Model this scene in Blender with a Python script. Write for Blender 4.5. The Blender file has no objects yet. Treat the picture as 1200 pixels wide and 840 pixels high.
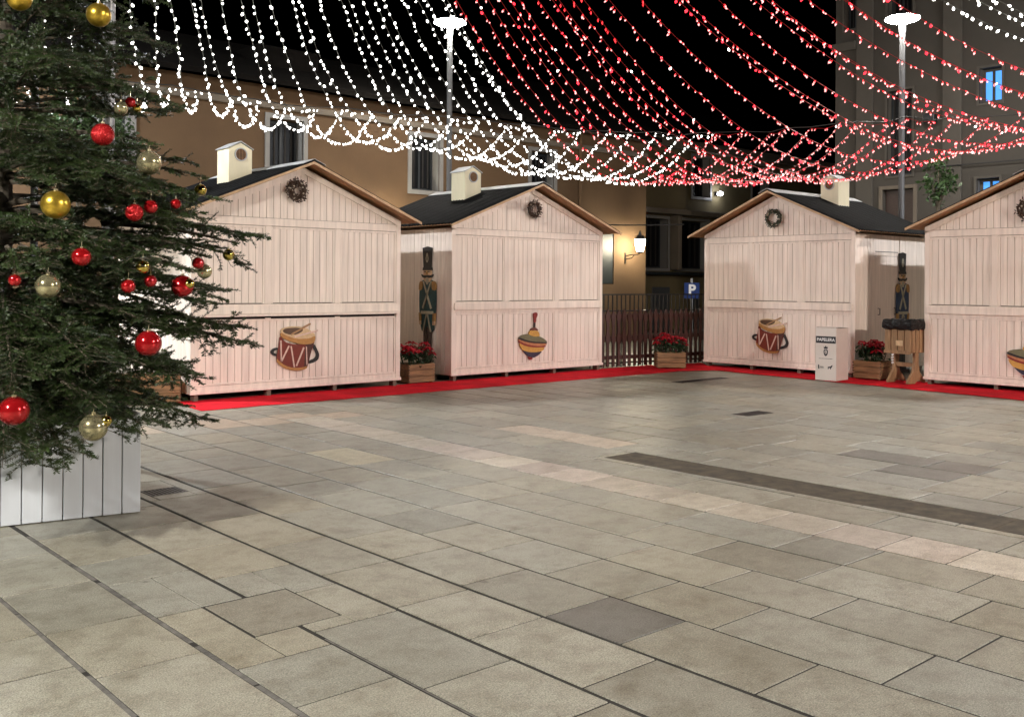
import bpy, math, random
import numpy as np
from mathutils import Vector, Matrix
R = math.radians
random.seed(11)
rng = np.random.default_rng(5)
scene = bpy.context.scene
COL = scene.collection

# ------------------------------------------------------------------ materials
def mat(name, col, rough=0.6, metal=0.0, noise=None, bump=None, spec=0.5, emit=None, estr=0.0, ramp=None, extra=None, coat=0.0):
    m = bpy.data.materials.new(name); m.use_nodes = True
    nt = m.node_tree; N = nt.nodes; L = nt.links
    b = N['Principled BSDF']
    b.inputs['Base Color'].default_value = (*col, 1)
    b.inputs['Roughness'].default_value = rough
    b.inputs['Metallic'].default_value = metal
    b.inputs['Specular IOR Level'].default_value = spec
    b.inputs['Coat Weight'].default_value = coat
    if emit:
        b.inputs['Emission Color'].default_value = (*emit, 1)
        b.inputs['Emission Strength'].default_value = estr
    tc = N.new('ShaderNodeTexCoord')
    if noise:      # (scale xyz, amount, detail)
        sc, amt, det = noise
        mp = N.new('ShaderNodeMapping'); mp.inputs['Scale'].default_value = sc
        L.new(tc.outputs['Object'], mp.inputs['Vector'])
        n = N.new('ShaderNodeTexNoise'); n.inputs['Scale'].default_value = 1; n.inputs['Detail'].default_value = det
        n.inputs['Roughness'].default_value = 0.65
        L.new(mp.outputs[0], n.inputs['Vector'])
        cr = N.new('ShaderNodeValToRGB')
        lo = tuple(c*(1-amt) for c in col); hi = tuple(min(1, c*(1+amt)) for c in col)
        if ramp: lo, hi = ramp
        cr.color_ramp.elements[0].position = 0.32; cr.color_ramp.elements[0].color = (*lo, 1)
        cr.color_ramp.elements[1].position = 0.68; cr.color_ramp.elements[1].color = (*hi, 1)
        L.new(n.outputs[0], cr.inputs[0]); L.new(cr.outputs[0], b.inputs['Base Color'])
    if bump:       # (scale xyz, strength, distance)
        mp2 = N.new('ShaderNodeMapping'); mp2.inputs['Scale'].default_value = bump[0]
        L.new(tc.outputs['Object'], mp2.inputs['Vector'])
        n2 = N.new('ShaderNodeTexNoise'); n2.inputs['Scale'].default_value = 1; n2.inputs['Detail'].default_value = 5
        L.new(mp2.outputs[0], n2.inputs['Vector'])
        bp = N.new('ShaderNodeBump'); bp.inputs['Strength'].default_value = bump[1]; bp.inputs['Distance'].default_value = bump[2]
        L.new(n2.outputs[0], bp.inputs['Height']); L.new(bp.outputs[0], b.inputs['Normal'])
    return m

M = {}
M['paint'] = mat('white_paint', (.84,.738,.652), .55, noise=((14,14,.9),.12,7), bump=((60,60,5),.35,.004))
M['paint2'] = mat('cream_paint', (.78,.72,.52), .55, noise=((9,9,1.5),.06,4))
M['boxpaint'] = mat('planter_paint', (.56,.60,.64), .45, noise=((8,8,1.2),.05,5), bump=((50,50,4),.2,.003))
M['backing'] = mat('groove_wood', (.30,.25,.21), .8)
M['roofblack'] = mat('bitumen_sheet', (.005,.0055,.006), .75, spec=.15, noise=((6,6,6),.4,5), bump=((120,120,120),.4,.004))
M['ridge'] = mat('ridge_metal', (.42,.43,.44), .45, noise=((5,5,5),.2,4))
M['soffit'] = mat('soffit_wood', (.36,.19,.085), .6, noise=((3,20,20),.3,5))
M['rake'] = mat('rake_wood', (.50,.34,.20), .6, noise=((9,9,9),.2,5))
M['foot'] = mat('foot_wood', (.16,.12,.09), .8)
M['dark'] = mat('dark_void', (.02,.018,.017), .8)
M['crate'] = mat('crate_wood', (.24,.135,.062), .65, noise=((3,16,26),.45,6), bump=((20,60,60),.4,.004))
M['binwood'] = mat('bin_wood', (.30,.18,.09), .6, noise=((30,30,4),.35,6), bump=((60,60,8),.3,.003))
M['crateend'] = mat('crate_groove', (.05,.03,.018), .8)
M['soil'] = mat('soil', (.03,.022,.015), .95)
M['red_leaf'] = mat('poinsettia_bract', (.42,.008,.022), .5, noise=((20,20,20),.45,3))
M['green_leaf'] = mat('poinsettia_leaf', (.02,.055,.02), .5, noise=((20,20,20),.4,3))
M['fence'] = mat('fence_wood', (.055,.018,.014), .55, noise=((20,20,3),.4,5))
M['iron'] = mat('black_iron', (.02,.02,.021), .4, metal=.3)
M['steel'] = mat('galvanised_steel', (.30,.31,.32), .45, metal=.5, noise=((8,8,8),.18,4))
M['lampgrey'] = mat('lamp_grey_paint', (.11,.115,.12), .55, metal=.2)
M['carpet'] = mat('red_carpet_fibre', (.60,.013,.024), .95, noise=((2.2,2.2,2.2),.30,7), spec=.1, bump=((260,260,260),.7,.006))
M['needles'] = mat('fir_needle', (.03,.06,.022), .5, noise=((5,5,5),.5,3), ramp=((.009,.022,.006),(.046,.080,.019)))
M['bark'] = mat('fir_bark', (.08,.065,.045), .85, noise=((12,12,5),.4,6))
M['leaf'] = mat('broad_leaf', (.035,.075,.02), .5, noise=((6,6,6),.45,3))
M['gold'] = mat('gold_ball', (.62,.42,.055), .30, metal=.85, noise=((60,60,60),.15,3))
M['goldshiny'] = mat('shiny_gold_ball', (.72,.56,.13), .10, metal=1)
M['palegold'] = mat('clear_gold_ball', (.50,.46,.27), .14, metal=.75, noise=((14,14,14),.35,3))
M['redball'] = mat('red_ball', (.52,.010,.014), .16, metal=.6, coat=.6)
M['redglitter'] = mat('red_glitter_ball', (.50,.012,.014), .22, metal=.5, bump=((90,90,90),1,.012))
M['ballcap'] = mat('ball_cap', (.7,.62,.4), .3, metal=1)
M['ochre'] = mat('ochre_render', (.115,.068,.033), .9, noise=((.7,.7,.7),.13,6), bump=((30,30,30),.25,.006))
M['ochre2'] = mat('sand_render', (.16,.128,.066), .9, noise=((.7,.7,.7),.13,6), bump=((30,30,30),.25,.006))
M['band'] = mat('cornice_plaster', (.16,.135,.105), .85, noise=((2,2,2),.1,4))
M['greyrender'] = mat('grey_render', (.07,.063,.053), .9, noise=((.6,.6,.6),.12,6), bump=((30,30,30),.25,.006))
M['greylight'] = mat('grey_pilaster', (.095,.086,.073), .9, noise=((.8,.8,.8),.1,5))
M['tile'] = mat('roof_tile', (.007,.006,.005), .95, spec=.1, noise=((3,3,3),.4,5))
M['framew'] = mat('window_frame_paint', (.22,.215,.205), .6)
M['glass'] = mat('window_glass', (.006,.0065,.008), .3, spec=.15)
M['curtain'] = mat('curtain_cloth', (.028,.026,.023), .9)
M['bluelit'] = mat('blue_lit_pane', (.1,.3,.7), .4, emit=(.05,.34,1.0), estr=.62)
M['shutter'] = mat('dark_shutter', (.02,.025,.028), .5)
M['door'] = mat('grey_door', (.07,.075,.08), .5)
M['card'] = mat('white_card', (.70,.63,.58), .6, noise=((3,3,3),.04,3))
M['ink'] = mat('black_ink', (.012,.013,.02), .5)
M['white'] = mat('white_letters', (.8,.8,.8), .5)
M['bag'] = mat('black_bag', (.004,.004,.0045), .32, spec=.3, bump=((12,12,30),1,.03))
M['signblue'] = mat('sign_blue', (.01,.035,.16), .35)
M['cable'] = mat('black_cable', (.015,.015,.015), .5)
M['redcable'] = mat('red_cable', (.30,.012,.015), .4)
M['whitecable'] = mat('clear_cable', (.10,.11,.10), .4)
M['bulbw'] = mat('white_bulb_lit', (.8,.8,.8), .3, emit=(1,.97,.90), estr=5.6)
M['bulbr'] = mat('red_bulb_lit', (.7,.1,.1), .3, emit=(1,.20,.20), estr=1.7)
_nt=M['bulbr'].node_tree; _b=_nt.nodes['Principled BSDF']; _tc=[n for n in _nt.nodes if n.type=='TEX_COORD'][0]
_sx=_nt.nodes.new('ShaderNodeSeparateXYZ'); _nt.links.new(_tc.outputs['Object'],_sx.inputs[0])
_mr=_nt.nodes.new('ShaderNodeMapRange'); _mr.inputs['From Min'].default_value=-.020; _mr.inputs['From Max'].default_value=-.038; _nt.links.new(_sx.outputs[2],_mr.inputs[0])
_cr=_nt.nodes.new('ShaderNodeValToRGB'); _cr.color_ramp.elements[0].color=(.75,.004,.012,1); _cr.color_ramp.elements[1].color=(1,.44,.42,1); _nt.links.new(_mr.outputs[0],_cr.inputs[0]); _nt.links.new(_cr.outputs[0],_b.inputs['Emission Color'])
M['bulbr2'] = mat('deep_red_bulb_lit', (.7,.05,.05), .3, emit=(1,.02,.04), estr=2.2)
M['lampglow'] = mat('lamp_diffuser_lit', (.9,.9,.9), .4, emit=(1,.93,.84), estr=150)
M['lampwarm'] = mat('warm_lamp_diffuser_lit', (.9,.9,.9), .4, emit=(1,.87,.77), estr=3400)
M['lampcool'] = mat('cool_lamp_diffuser_lit', (.9,.9,.9), .4, emit=(1,.95,.88), estr=1900)
M['lampmid'] = mat('mid_lamp_diffuser_lit', (.9,.9,.9), .4, emit=(.95,.97,1), estr=1100)
M['lantern'] = mat('lantern_glass_lit', (.9,.8,.6), .4, emit=(1,.88,.64), estr=120)
M['farlight'] = mat('flood_lamp_lit', (.9,.9,.9), .4, emit=(.9,.93,1), estr=30)
def flat(n, c, r=.5): M[n] = mat(n, c, r, noise=((25,25,25),.16,4)); return M[n]
flat('drum_brown',(.17,.022,.010)); flat('drum_shade',(.07,.018,.012)); flat('drum_gold',(.42,.21,.06)); flat('drum_cream',(.62,.45,.26))
flat('drum_inside',(.10,.055,.03)); flat('strap_black',(.012,.010,.010)); flat('cord_pink',(.68,.5,.42)); flat('stick_tan',(.36,.21,.1))
flat('top_red',(.24,.02,.014)); flat('top_green',(.17,.165,.09)); flat('top_yellow',(.60,.34,.07)); flat('top_orange',(.48,.20,.09)); flat('top_blue',(.035,.03,.06)); flat('top_line',(.02,.012,.012)); flat('top_brown',(.16,.05,.03))
flat('coat_green',(.006,.045,.050)); flat('coat_blue',(.012,.032,.085)); flat('skin_paint',(.55,.36,.22)); flat('nut_black',(.014,.012,.011)); flat('nut_gold',(.34,.19,.06)); flat('nut_cream',(.36,.33,.24)); flat('nut_brown',(.05,.03,.022))
flat('wreath_twig',(.05,.026,.014)); flat('wreath_green',(.03,.045,.022)); flat('wreath_bud',(.55,.48,.38))

# ------------------------------------------------------------------ mesh helpers
class MB:
    def __init__(s): s.v=[]; s.f=[]; s.sm=False
    def add(s, vs, fs):
        n=len(s.v); s.v += [tuple(p) for p in vs]; s.f += [tuple(i+n for i in f) for f in fs]
    def box(s, x0,x1,y0,y1,z0,z1, m=None, c=0.0):
        if c<=0:
            vs=[(x0,y0,z0),(x1,y0,z0),(x1,y1,z0),(x0,y1,z0),(x0,y0,z1),(x1,y0,z1),(x1,y1,z1),(x0,y1,z1)]
            fs=[(0,3,2,1),(4,5,6,7),(0,1,5,4),(1,2,6,5),(2,3,7,6),(3,0,4,7)]
        else:
            import itertools
            vs=[];fs=[]
            X=(x0,x1);Y=(y0,y1);Z=(z0,z1);idx={}
            for i,j,k in itertools.product((0,1),repeat=3):
                sx,sy,sz=(1-2*i)*c,(1-2*j)*c,(1-2*k)*c
                for a,(dx,dy,dz) in enumerate([(0,sy,sz),(sx,0,sz),(sx,sy,0)]):
                    idx[(i,j,k,a)]=len(vs); vs.append((X[i]+dx,Y[j]+dy,Z[k]+dz))
            for i in (0,1):
                q=[idx[(i,0,0,0)],idx[(i,1,0,0)],idx[(i,1,1,0)],idx[(i,0,1,0)]]; fs.append(q if i else q[::-1])
                q=[idx[(0,i,0,1)],idx[(0,i,1,1)],idx[(1,i,1,1)],idx[(1,i,0,1)]]; fs.append(q if i else q[::-1])
                q=[idx[(0,0,i,2)],idx[(1,0,i,2)],idx[(1,1,i,2)],idx[(0,1,i,2)]]; fs.append(q if i else q[::-1])
            for j in (0,1):
                for k in (0,1):
                    fs.append([idx[(0,j,k,1)],idx[(1,j,k,1)],idx[(1,j,k,2)],idx[(0,j,k,2)]])
            for i in (0,1):
                for k in (0,1):
                    fs.append([idx[(i,0,k,0)],idx[(i,1,k,0)],idx[(i,1,k,2)],idx[(i,0,k,2)]])
                for j in (0,1):
                    fs.append([idx[(i,j,0,0)],idx[(i,j,1,0)],idx[(i,j,1,1)],idx[(i,j,0,1)]])
            for i,j,k in itertools.product((0,1),repeat=3): fs.append([idx[(i,j,k,0)],idx[(i,j,k,1)],idx[(i,j,k,2)]])
        if m is not None: vs=[tuple(m @ Vector(p)) for p in vs]
        s.add(vs,fs); return s
    def tube(s, pts, rad, n=8, caps=True):
        pts=[Vector(p) for p in pts]; base=len(s.v); k=len(pts)
        up=Vector((0,0,1)); prev=None
        for i,p in enumerate(pts):
            t=(pts[min(i+1,k-1)]-pts[max(i-1,0)]).normalized()
            a=prev if prev is not None else (up if abs(t.dot(up))<.9 else Vector((1,0,0)))
            u=(a-t*a.dot(t)).normalized(); w=t.cross(u); prev=u
            r=rad[i] if hasattr(rad,'__len__') else rad
            for j in range(n):
                q=2*math.pi*j/n; s.v.append(tuple(p+u*math.cos(q)*r+w*math.sin(q)*r))
        for i in range(k-1):
            for j in range(n):
                s.f.append((base+i*n+j, base+i*n+(j+1)%n, base+(i+1)*n+(j+1)%n, base+(i+1)*n+j))
        if caps:
            s.f.append(tuple(base+j for j in range(n))[::-1]); s.f.append(tuple(base+(k-1)*n+j for j in range(n)))
        return s
    def lathe(s, prof, c=(0,0,0), n=24, m=None, caps=True):
        base=len(s.v); k=len(prof)
        for r,z in prof:
            for j in range(n):
                q=2*math.pi*j/n; p=Vector((r*math.cos(q),r*math.sin(q),z))
                if m is not None: p=m@p
                s.v.append((p[0]+c[0],p[1]+c[1],p[2]+c[2]))
        for i in range(k-1):
            for j in range(n):
                s.f.append((base+i*n+j, base+i*n+(j+1)%n, base+(i+1)*n+(j+1)%n, base+(i+1)*n+j))
        if caps:
            s.f.append(tuple(base+j for j in range(n))[::-1]); s.f.append(tuple(base+(k-1)*n+j for j in range(n)))
        return s
    def plate(s, pts, y0, y1):      # outline in x,z extruded in y
        n=len(pts); base=len(s.v)
        for y in (y0,y1):
            for x,z in pts: s.v.append((x,y,z))
        s.f.append(tuple(range(base,base+n))); s.f.append(tuple(range(base+2*n-1,base+n-1,-1)))
        for i in range(n):
            j=(i+1)%n; s.f.append((base+i,base+n+i,base+n+j,base+j))
        return s
    def build(s, name, material, parent=None, smooth=False, loc=None, rz=None):
        me=bpy.data.meshes.new(name); me.from_pydata(s.v,[],[tuple(f) for f in s.f]); me.update()
        import bmesh
        bm=bmesh.new(); bm.from_mesh(me); bmesh.ops.recalc_face_normals(bm, faces=bm.faces); bm.to_mesh(me); bm.free()
        if smooth:
            me.shade_smooth()
            try: me.set_sharp_from_angle(angle=R(40))
            except Exception: pass
        me.materials.append(material if not isinstance(material,str) else M[material])
        o=bpy.data.objects.new(name,me); COL.objects.link(o)
        if parent: o.parent=parent
        if loc is not None: o.location=loc
        if rz is not None: o.rotation_euler=(0,0,rz)
        return o

def tag(o, label=None, cat=None, group=None, kind=None):
    if label: o['label']=label
    if cat: o['category']=cat
    if group: o['group']=group
    if kind: o['kind']=kind
    return o
def empty(name, loc, rz=0, label=None, cat=None, group=None):
    o=bpy.data.objects.new(name,None); COL.objects.link(o); o.location=loc; o.rotation_euler=(0,0,rz); o.empty_display_size=.2
    return tag(o,label,cat,group)

# ------------------------------------------------------------------ camera
cam_d=bpy.data.cameras.new('camera'); cam=bpy.data.objects.new('camera',cam_d); COL.objects.link(cam)
cam_d.lens=34.95; cam_d.sensor_width=36; cam_d.shift_y=-90/1200; cam_d.clip_end=500; cam_d.clip_start=.05
FW=Vector((.665,.747,0)).normalized(); RT=Vector((FW.y,-FW.x,0)); r=.0064
# roll about the view axis: the horizon drops slightly to the right
rx=RT*math.cos(r)+Vector((0,0,1))*math.sin(r); uy=Vector((0,0,1))*math.cos(r)-RT*math.sin(r)
mw=Matrix((( rx.x,uy.x,-FW.x,0),(rx.y,uy.y,-FW.y,0),(rx.z,uy.z,-FW.z,1.5),(0,0,0,1)))
cam.matrix_world=mw
scene.camera=cam

# ------------------------------------------------------------------ world: night sky
w=bpy.data.worlds.new('World'); scene.world=w; w.use_nodes=True
nt=w.node_tree; sky=nt.nodes.new('ShaderNodeTexSky'); sky.sky_type='NISHITA'; sky.sun_disc=False; sky.sun_elevation=R(-8); sky.sun_rotation=R(210)
bg=nt.nodes['Background']; nt.links.new(sky.outputs[0],bg.inputs[0]); bg.inputs[1].default_value=.05
scene.view_settings.view_transform='Standard'; scene.view_settings.look='None'; scene.view_settings.gamma=1
scene.view_settings.exposure=.75

# ------------------------------------------------------------------ ground
def slab_material():
    m=bpy.data.materials.new('granite_slab'); m.use_nodes=True; nt=m.node_tree; N=nt.nodes; L=nt.links; b=N['Principled BSDF']
    at=N.new('ShaderNodeAttribute'); at.attribute_name='tone'
    tc=N.new('ShaderNodeTexCoord')
    def noise(s,d=4,rg=.6):
        n=N.new('ShaderNodeTexNoise'); n.inputs['Scale'].default_value=s; n.inputs['Detail'].default_value=d; n.inputs['Roughness'].default_value=rg
        L.new(tc.outputs['Object'],n.inputs['Vector']); return n
    def rampn(n,p0,c0,p1,c1):
        r_=N.new('ShaderNodeValToRGB'); r_.color_ramp.elements[0].position=p0; r_.color_ramp.elements[0].color=(*c0,1)
        r_.color_ramp.elements[1].position=p1; r_.color_ramp.elements[1].color=(*c1,1); L.new(n.outputs[0],r_.inputs[0]); return r_
    def mul(a,b_):
        x=N.new('ShaderNodeMix'); x.data_type='RGBA'; x.blend_type='MULTIPLY'; x.inputs[0].default_value=1
        L.new(a,x.inputs[6]); L.new(b_,x.inputs[7]); return x.outputs[2]
    c=mul(at.outputs['Color'], rampn(noise(150,2,.9),.36,(.50,.50,.52),.64,(1.46,1.46,1.42)).outputs[0])
    c=mul(c, rampn(noise(1.1,6,.7),.30,(.80,.78,.74),.72,(1.14,1.14,1.16)).outputs[0])
    c=mul(c, rampn(noise(7,5,.75),.28,(.62,.59,.54),.55,(1.03,1.03,1.03)).outputs[0])
    c=mul(c, rampn(noise(2.3,7,.78),.30,(.66,.62,.56),.46,(1.02,1.02,1.02)).outputs[0])
    c=mul(c, rampn(noise(48,5,.85),.36,(.48,.46,.42),.43,(1,1,1)).outputs[0])
    # small dark gum spots
    vo=N.new('ShaderNodeTexVoronoi'); vo.inputs['Scale'].default_value=2.6; L.new(tc.outputs['Object'],vo.inputs['Vector'])
    rs=N.new('ShaderNodeValToRGB'); rs.color_ramp.elements[0].position=.035; rs.color_ramp.elements[0].color=(.45,.43,.41,1); rs.color_ramp.elements[1].position=.06; rs.color_ramp.elements[1].color=(1,1,1,1)
    L.new(vo.outputs['Distance'],rs.inputs[0]); c=mul(c,rs.outputs[0])
    L.new(c,b.inputs['Base Color'])
    rr=N.new('ShaderNodeMapRange'); rr.inputs['To Min'].default_value=.24; rr.inputs['To Max'].default_value=.52
    L.new(noise(3.0,5,.7).outputs[0],rr.inputs['Value']); L.new(rr.outputs[0],b.inputs['Roughness'])
    bp=N.new('ShaderNodeBump'); bp.inputs['Strength'].default_value=.45; bp.inputs['Distance'].default_value=.006
    L.new(noise(105,4,.7).outputs[0],bp.inputs['Height']); L.new(bp.outputs[0],b.inputs['Normal'])
    return m
M['slab']=slab_material()
M['joint']=mat('joint_mortar',(.020,.019,.016),.9,noise=((9,9,9),.5,5))
M['filler']=mat('joint_filler_mortar',(.11,.105,.095),.85,noise=((14,14,14),.5,5))
M['drain']=mat('worn_dark_stone',(.055,.042,.024),.8,noise=((9,9,9),.6,5))
M['farground']=mat('far_paving',(.20,.19,.17),.7,noise=((1,1,1),.2,5))

g=MB().box(-60,120,-60,140,-.5,-.02); tag(g.build('ground',M['farground']),kind='structure')
g=MB().box(-4,24,-4,19.9,-.019,-.004); tag(g.build('mortar_bed',M['joint']),kind='structure')

PITCH=.443; X0=1.31
sv=[];sf=[];tone=[]
def slab(x0,x1,y0,y1,col,dz=0.,c=.0025):
    n=len(sv); t=[random.uniform(-.0009,.0009) for _ in range(4)]
    z=.0+dz
    sv.extend([(x0,y0,-.01),(x1,y0,-.01),(x1,y1,-.01),(x0,y1,-.01),
      (x0,y0,z-.003),(x1,y0,z-.003),(x1,y1,z-.003),(x0,y1,z-.003),
      (x0+c,y0+c,z+t[0]),(x1-c,y0+c,z+t[1]),(x1-c,y1-c,z+t[2]),(x0+c,y1-c,z+t[3])])
    fs=[(8,9,10,11)]
    for a in range(4):
        b=(a+1)%4; fs+= [(a,b,4+b,4+a),(4+a,4+b,8+b,8+a)]
    for f in fs: sf.append(tuple(i+n for i in f)); tone.append(col)
GR=(.275,.270,.222)
def gcol():
    k=random.uniform(.88,1.10); q=random.random()
    if q<.10: k*=.86
    h=random.uniform(-.03,.03)
    return (GR[0]*k*(1+h),GR[1]*k,GR[2]*k*(1-h*1.6))
holes=[(6.27,6.68,-4,5.84),(1.98,2.405,3.84,4.35),(2.72,2.98,6.78,7.0),(9.45,9.95,6.6,6.82),(11.8,13.0,9.42,9.62)]
def clip_rects(x0,x1,y0,y1):
    rects=[(x0,x1,y0,y1)]
    for hx0,hx1,hy0,hy1 in holes:
        out=[]
        for a0,a1,b0,b1 in rects:
            if a1<=hx0 or a0>=hx1 or b1<=hy0 or b0>=hy1: out.append((a0,a1,b0,b1)); continue
            if a0<hx0-.02: out.append((a0,hx0-.006,b0,b1))
            if a1>hx1+.02: out.append((hx1+.006,a1,b0,b1))
            m0,m1=max(a0,hx0),min(a1,hx1)
            if b0<hy0-.02: out.append((m0,m1,b0,hy0-.006))
            if b1>hy1+.02: out.append((m0,m1,hy1+.006,b1))
        rects=out
    return rects
k=-12
while True:
    x=X0+k*PITCH
    if x>23: break
    jw=.015 if k%2 else .021
    if k in (0,1,3): jw=.030
    if k==2: jw=.018
    y=-4+random.uniform(0,.5)
    marble = (k==9)
    marble2= (k==12)
    while y<19.8:
        ln=random.choice((.45,.53,.60,.66,.78)) if not marble else .40
        y1=min(y+ln,19.8); col=gcol()
        mid=(y+y1)/2
        if marble and mid<9.6:
            kk=random.uniform(.85,1.18); col=(.43*kk,.385*kk*random.uniform(.96,1.03),.325*kk)
        if marble2 and 5.9<mid<7.6: kk=random.uniform(.9,1.1); col=(.42*kk,.36*kk,.29*kk); 
        if k==4 and y<2.85<y1: col=(.12,.118,.106)
        if k in(14,15) and 3.5<mid<4.25: col=(.135,.13,.11)
        if k==7 and 6.7<mid<8.0: col=(.42,.39,.28)
        if 9.5<mid<10.0 and 3.2<x<5.8: col=(.42,.35,.27)
        for (a0,a1,b0,b1) in clip_rects(x+jw/2,x+PITCH-jw/2,y+.0055,y1-.0055):
            slab(a0,a1,b0-.0,b1,col,random.uniform(-.001,.001))
        y=y1
    k+=1
slab(1.99,2.40,3.85,4.34,(.215,.205,.165),-.001)
me=bpy.data.meshes.new('pavement'); me.from_pydata(sv,[],sf); me.update()
ca=me.color_attributes.new('tone','FLOAT_COLOR','CORNER')
arr=np.ones((len(me.loops),4),dtype=np.float32); li=0
for f,c in zip(sf,tone):
    arr[li:li+4,:3]=c; li+=4
ca.data.foreach_set('color',arr.ravel())
me.materials.append(M['slab']); pv=bpy.data.objects.new('pavement',me); COL.objects.link(pv); tag(pv,kind='structure')

g=MB()
for kk_,jw_ in ((0,.030),(1,.030),(2,.018)):
    xx=X0+kk_*PITCH; y=-3.9
    while y<6.2:
        y2=y+random.uniform(.3,1.1)
        if kk_!=2 or y2<3.8: g.box(xx-jw_/2+.005,xx+jw_/2-.005,y,min(y2,6.2),-.0035,-.0020)
        y=y2+random.uniform(0,.06)
tag(g.build('joint_filler',M['filler']),kind='structure')
# drain strip and grates
g=MB()
yy=-4
while yy<5.83:
    g.box(6.275,6.675,yy,min(yy+.6,5.83)-.004,-.003,-.0015); yy+=.6
tag(g.build('drainage_strip',M['drain']),kind='structure')
for (x0,x1,y0,y1,lab) in [(2.72,2.98,6.78,7.0,'small dark drain grate beside the white tree planter'),(9.45,9.95,6.6,6.82,'narrow dark drain grate out in the middle of the paving'),(11.8,13.0,9.42,9.62,'long dark drain cover near the far bend of the red carpet')]:
    e=empty('drain_grate',(x0,y0,0),0,lab,'drain','drain grates in the paving')
    f=MB(); f.box(0,x1-x0,0,.015,-.003,.001).box(0,x1-x0,y1-y0-.015,y1-y0,-.003,.001).box(0,.015,.0151,y1-y0-.0151,-.003,.001).box(x1-x0-.015,x1-x0,.0151,y1-y0-.0151,-.003,.001)
    f.build('grate_frame',M['iron'],e)
    b=MB(); xx=.03
    while xx<x1-x0-.03: b.box(xx,xx+.014,.0155,y1-y0-.0155,-.0035,0); xx+=.028
    b.build('grate_bars',M['iron'],e)

# ------------------------------------------------------------------ red carpet
def carpet(label,outline,zt):
    # wavy edged sheet made of strips along its length
    s=MB(); n=70
    A0,A1,B0,B1=[Vector(p) for p in outline]   # front edge A0-A1, back edge B0-B1
    for i in range(n+1):
        t=i/n; w_=.012*math.sin(i*1.7)+.010*math.sin(i*.61)
        a=A0.lerp(A1,t); b_=B0.lerp(B1,t); d=(a-b_).normalized(); a=a+d*w_
        m1=a.lerp(b_,.33); m2=a.lerp(b_,.66)
        zz=[.0,.006*abs(math.sin(i*.53+math.sin(i*.31)))**3,.006*abs(math.cos(i*.47+math.sin(i*.23)))**3,0]
        for q,z in zip((a,m1,m2,b_),zz): s.v.append((q.x,q.y,zt+z))
    for i in range(n):
        for j in range(3): b_=i*4+j; s.f.append((b_,b_+1,b_+5,b_+4))
    nv=len(s.v)
    o=s.build('red_carpet',M['carpet']); 
    sm=o.modifiers.new('thick','SOLIDIFY'); sm.thickness=.004; sm.offset=-1
    return tag(o,label,'carpet','strips of red carpet')
carpet('long strip of red carpet in front of the two stalls left of the fence',[(4.9,10.83),(13.28,10.66),(4.98,11.78),(13.9,11.80)],.0065)
carpet('strip of red carpet in front of the two stalls right of the fence',[(13.95,11.0),(13.28,2.0),(14.80,11.1),(14.80,2.0)],.0115)
# the corner gusset between them, fence side
s=MB(); s.add([(13.1,10.70,.016),(14.0,10.3,.016),(14.9,11.45,.016),(13.2,11.7,.016)],[(0,1,2,3)]); o=s.build('red_carpet',M['carpet']); sm=o.modifiers.new('thick','SOLIDIFY'); sm.thickness=.004
tag(o,'small corner piece of red carpet joining the two strips before the fence','carpet','strips of red carpet')

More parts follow.
